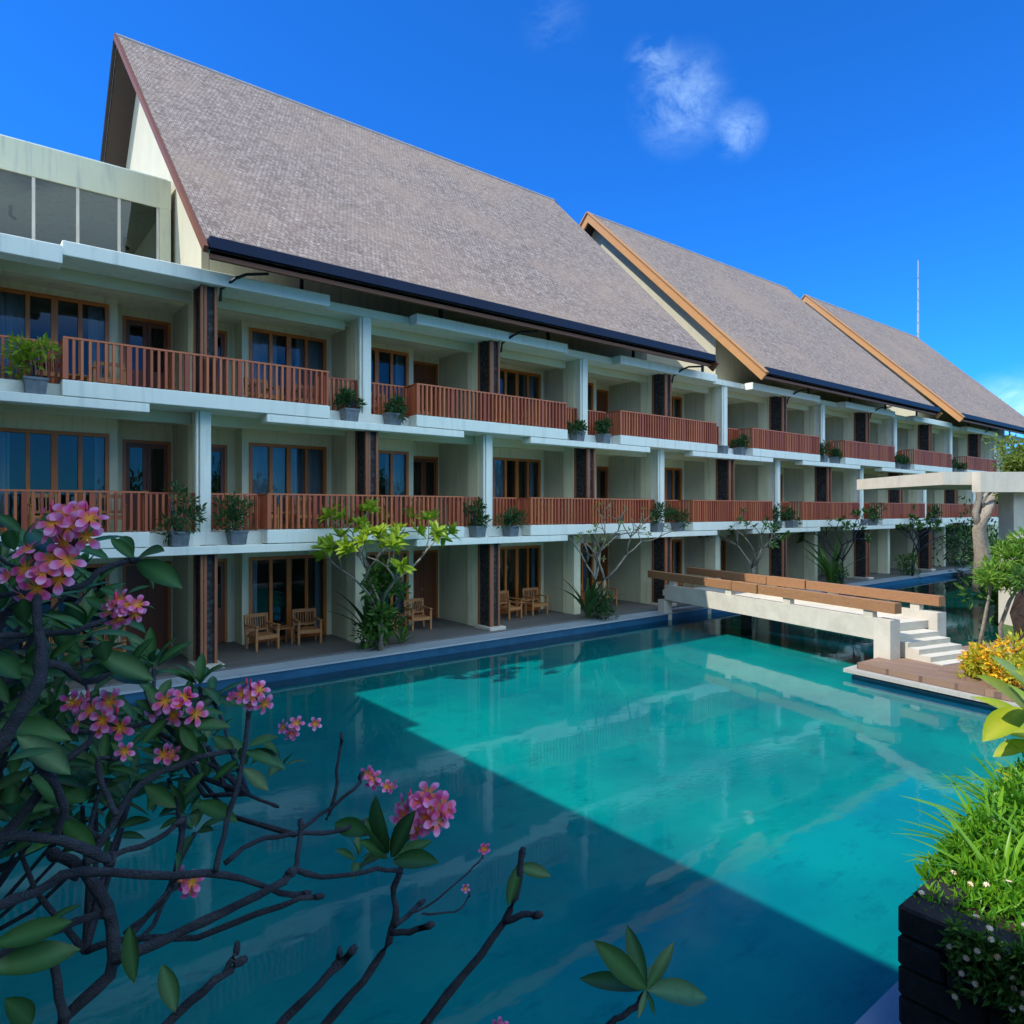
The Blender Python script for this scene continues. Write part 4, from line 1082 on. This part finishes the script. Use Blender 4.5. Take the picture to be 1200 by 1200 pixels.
# twisted pale tree behind the pavilion with yellow green crown above its roof
zt = 31.0
b3 = P(1152, 690, zt); b3.z = .2
tree('twisted_tree', 'old pale twisted trunk behind the pavilion with yellow green crown above its roof', b3,
     [[b3, P(1152, 650, zt), P(1147, 620, zt), P(1154, 600, zt), P(1163, 585, zt+.5), P(1182, 565, zt+1), P(1200, 545, zt+1)], [P(1149, 625, zt), P(1143, 600, zt), P(1148, 580, zt), P(1140, 568, zt)], [P(1154, 600, zt), P(1150, 588, zt), P(1160, 572, zt)]],
     [[.42, .33, .29, .25, .22, .17, .1], [.18, .14, .12, .07], [.14, .1, .07]], M['barkpale'], M['leaf_hedge'],
     [(P(1207, 536, zt+1), 1.15, 2200), (P(1190, 550, zt+.6), .65, 900), (P(1228, 528, zt+2), 1.4, 900), (P(1172, 582, zt), .4, 160), (P(1192, 590, zt+1), .5, 220)], .26, .08)
# dark shrubs on the far bank
for i, (px, z, r, lab) in enumerate(((1120, 44, 2.6, 'dark rounded shrub filling the far end of the pool left of the twisted trunk'), (1085, 54, 2.0, 'dark shrub at the far end of the walkway'), (1175, 35, 2.0, 'dark shrub under the pavilion roof beside the twisted trunk'), (1200, 24, 1.2, 'green shrub at the foot of the pavilion column'))):
    c = P(px, HOR, z); 
    shrub(c.x, c.y, .2, r, 1500, M['leaf_dark'] if i < 3 else M['leaf_mid'], lab, group='shrubs round the far end of the pool', ln=.35, wd=.12, tall=.8)
# garden wall of foliage behind: distant treeline all round
random.seed(3)
tl = MB()
for i in range(120):
    a = i/120*2*math.pi; rd = random.uniform(120, 150)
    c = Vector((20+math.cos(a)*rd, math.sin(a)*rd, 0))
    if c.x-20 > 60 and 20 < c.y < 60: pass
    hgt = random.uniform(3, 6.5)
    for _ in range(70):
        q = c+Vector((random.gauss(0, 4.5), random.gauss(0, 4.5), random.uniform(0, hgt)))
        tl.card(q, rv()+Vector((0, 0, .3)), rv(), random.uniform(1.5, 2.6), 1.3)
t_ = tl.build('treeline', M['leaf_dark']); tag(t_, 'far-off belt of trees round the resort', 'trees', kind='stuff')
# garden trees on the opposite side, seen mirrored in the windows
for i, (x, y, h, r) in enumerate(((9, -16, 4.5, 2.6), (17, -19, 5.5, 3.0), (27, -15, 5.0, 2.8), (38, -14, 5.5, 3.0), (49, -12, 5.0, 3.0))):
    pts = [[(x, y, .2), (x+.2, y, h*.5), (x, y+.2, h)]]
    tree('garden_tree', f'{["leafy", "tall leafy", "broad leafy", "dense leafy", "distant leafy"][i]} garden tree mirrored in the ground floor windows, {ordn[i]} from the left', (x, y, .2), pts, [[.25, .2, .1]], M['barkpale'], M['leaf_mid'], [((x, y, h), r, 900), ((x+r*.5, y+.6, h-.6), r*.7, 500)], .5, .2, 'garden trees opposite the hotel')
# ------------------------------------------------------------------ mast
mp_ = P(1076, HOR, 82); mz = CAMZ+(HOR-305)/F*82
mb = MB(); mb.tube([(mp_.x, mp_.y, -.6), (mp_.x, mp_.y, mz*.75), (mp_.x, mp_.y, mz)], [.16, .12, .05], 6)
for q in range(12): mb.box(mp_.x-.25, mp_.x+.25, mp_.y-.03, mp_.y+.03, mz*.5+q*mz*.04, mz*.5+q*mz*.04+.06)
tag(mb.build('radio_mast', M['mast']), 'thin grey radio mast rising behind the farthest roof', 'mast')

# ------------------------------------------------------------------ light
sd = Vector((-.80, .222, 1.0)).normalized()
el = math.asin(sd.z); az = math.atan2(sd.x, sd.y)
sun = bpy.data.lights.new('sun', 'SUN'); sun.energy = 3.1; sun.angle = R(.5); sun.color = (1, .94, .84)
so = bpy.data.objects.new('sun', sun); COL.objects.link(so)
so.rotation_euler = sd.to_track_quat('Z', 'Y').to_euler()
w = bpy.data.worlds.new('World'); S.world = w; w.use_nodes = True
nt = w.node_tree; bg = nt.nodes['Background']
sky = N(nt, 'ShaderNodeTexSky', sky_type='NISHITA'); sky.sun_disc = False
sky.sun_elevation = el; sky.sun_rotation = az % (2*math.pi)
sky.air_density = 1.0; sky.dust_density = .0; sky.ozone_density = 2.5; sky.altitude = 300
hs = N(nt, 'ShaderNodeMix', data_type='RGBA', blend_type='MULTIPLY'); hs.inputs[0].default_value = 1; L(nt, sky.outputs[0], hs.inputs[6]); hs.inputs[7].default_value = (.07, .44, 1.0, 1)
tc = N(nt, 'ShaderNodeTexCoord')
def dirv(px, py): return Vector((SN+(px-600)/F*CS, CS-(px-600)/F*SN, (HOR-py)/F)).normalized()
acc = None
def cloud(px, py, sx, amt, scale, lo=.45, hi=.75, ysq=1.0):
    global acc
    d = dirv(px, py)
    ss = N(nt, 'ShaderNodeVectorMath', operation='SUBTRACT'); L(nt, tc.outputs['Generated'], ss.inputs[0]); ss.inputs[1].default_value = d
    sc = N(nt, 'ShaderNodeVectorMath', operation='MULTIPLY'); L(nt, ss.outputs[0], sc.inputs[0]); sc.inputs[1].default_value = (1, 1, ysq)
    ln_ = N(nt, 'ShaderNodeVectorMath', operation='LENGTH'); L(nt, sc.outputs[0], ln_.inputs[0])
    fall = N(nt, 'ShaderNodeMapRange'); fall.interpolation_type = 'SMOOTHSTEP'; L(nt, ln_.outputs['Value'], fall.inputs[0]); fall.inputs[1].default_value = 0; fall.inputs[2].default_value = sx; fall.inputs[3].default_value = 1; fall.inputs[4].default_value = 0
    n = noise(nt, scale, 9, .68, tc.outputs['Generated'], (1, 1, 1.5)); n.node.inputs['Distortion'].default_value = .45; nr = N(nt, 'ShaderNodeMapRange'); L(nt, n, nr.inputs[0])
    nr.inputs[1].default_value = lo; nr.inputs[2].default_value = hi
    mu = N(nt, 'ShaderNodeMath', operation='MULTIPLY'); L(nt, fall.outputs[0], mu.inputs[0]); L(nt, nr.outputs[0], mu.inputs[1])
    m2 = N(nt, 'ShaderNodeMath', operation='MULTIPLY'); L(nt, mu.outputs[0], m2.inputs[0]); m2.inputs[1].default_value = amt
    if acc is None: acc = m2.outputs[0]
    else:
        a = N(nt, 'ShaderNodeMath', operation='ADD', use_clamp=True); L(nt, acc, a.inputs[0]); L(nt, m2.outputs[0], a.inputs[1]); acc = a.outputs[0]
cloud(798, 118, .072, .46, 13, .36, .80)
cloud(866, 153, .040, .46, 17, .34, .75)
cloud(765, 78, .042, .3, 24, .42, .75)
cloud(650, 25, .05, .10, 14, .42, .8)
cloud(1200, 478, .09, .6, 12, .3, .7, 1.6)
# added bright cumulus, unseen behind the viewer, to fill the shaded facade
sx_ = N(nt, 'ShaderNodeSeparateXYZ'); L(nt, tc.outputs['Generated'], sx_.inputs[0])
back = N(nt, 'ShaderNodeMapRange'); back.interpolation_type = 'SMOOTHSTEP'; L(nt, sx_.outputs['Y'], back.inputs[0])
back.inputs[1].default_value = -.12; back.inputs[2].default_value = -.42; back.inputs[3].default_value = 0; back.inputs[4].default_value = 1
nb = noise(nt, 2.6, 8, .6, tc.outputs['Generated'], (1, 1, 2.0)); nbr = ramp(nt, nb, .40, .56)
mb_ = N(nt, 'ShaderNodeMath', operation='MULTIPLY'); L(nt, back.outputs[0], mb_.inputs[0]); L(nt, nbr, mb_.inputs[1])
lo_ = N(nt, 'ShaderNodeMapRange'); L(nt, sx_.outputs['Z'], lo_.inputs[0]); lo_.inputs[1].default_value = .20; lo_.inputs[2].default_value = .40
mb2 = N(nt, 'ShaderNodeMath', operation='MULTIPLY'); L(nt, mb_.outputs[0], mb2.inputs[0]); L(nt, lo_.outputs[0], mb2.inputs[1])
sk2 = mixc(nt, mb2.outputs[0], hs.outputs[2], (9.2, 11.6, 12.6))
mxn = mixc(nt, acc, sk2, (4.4, 6.2, 7.0))
L(nt, mxn, bg.inputs[0]); bg.inputs[1].default_value = .15
# ------------------------------------------------------------------ camera and view
cam = bpy.data.cameras.new('camera'); cam.sensor_width = 36; cam.lens = 36*F/1200; cam.clip_end = 3000; cam.clip_start = .05
cam.shift_y = (HOR-600)/1200
co = bpy.data.objects.new('camera', cam); COL.objects.link(co); co.location = (0, 0, CAMZ); co.rotation_euler = (R(90), 0, -PHI)
S.camera = co
S.view_settings.view_transform = 'Standard'; S.view_settings.look = 'None'; S.view_settings.gamma = 1; S.view_settings.exposure = .8
S.view_settings.use_curve_mapping = False
S.cycles.max_bounces = 8; S.cycles.transparent_max_bounces = 16; S.cycles.use_denoising = True
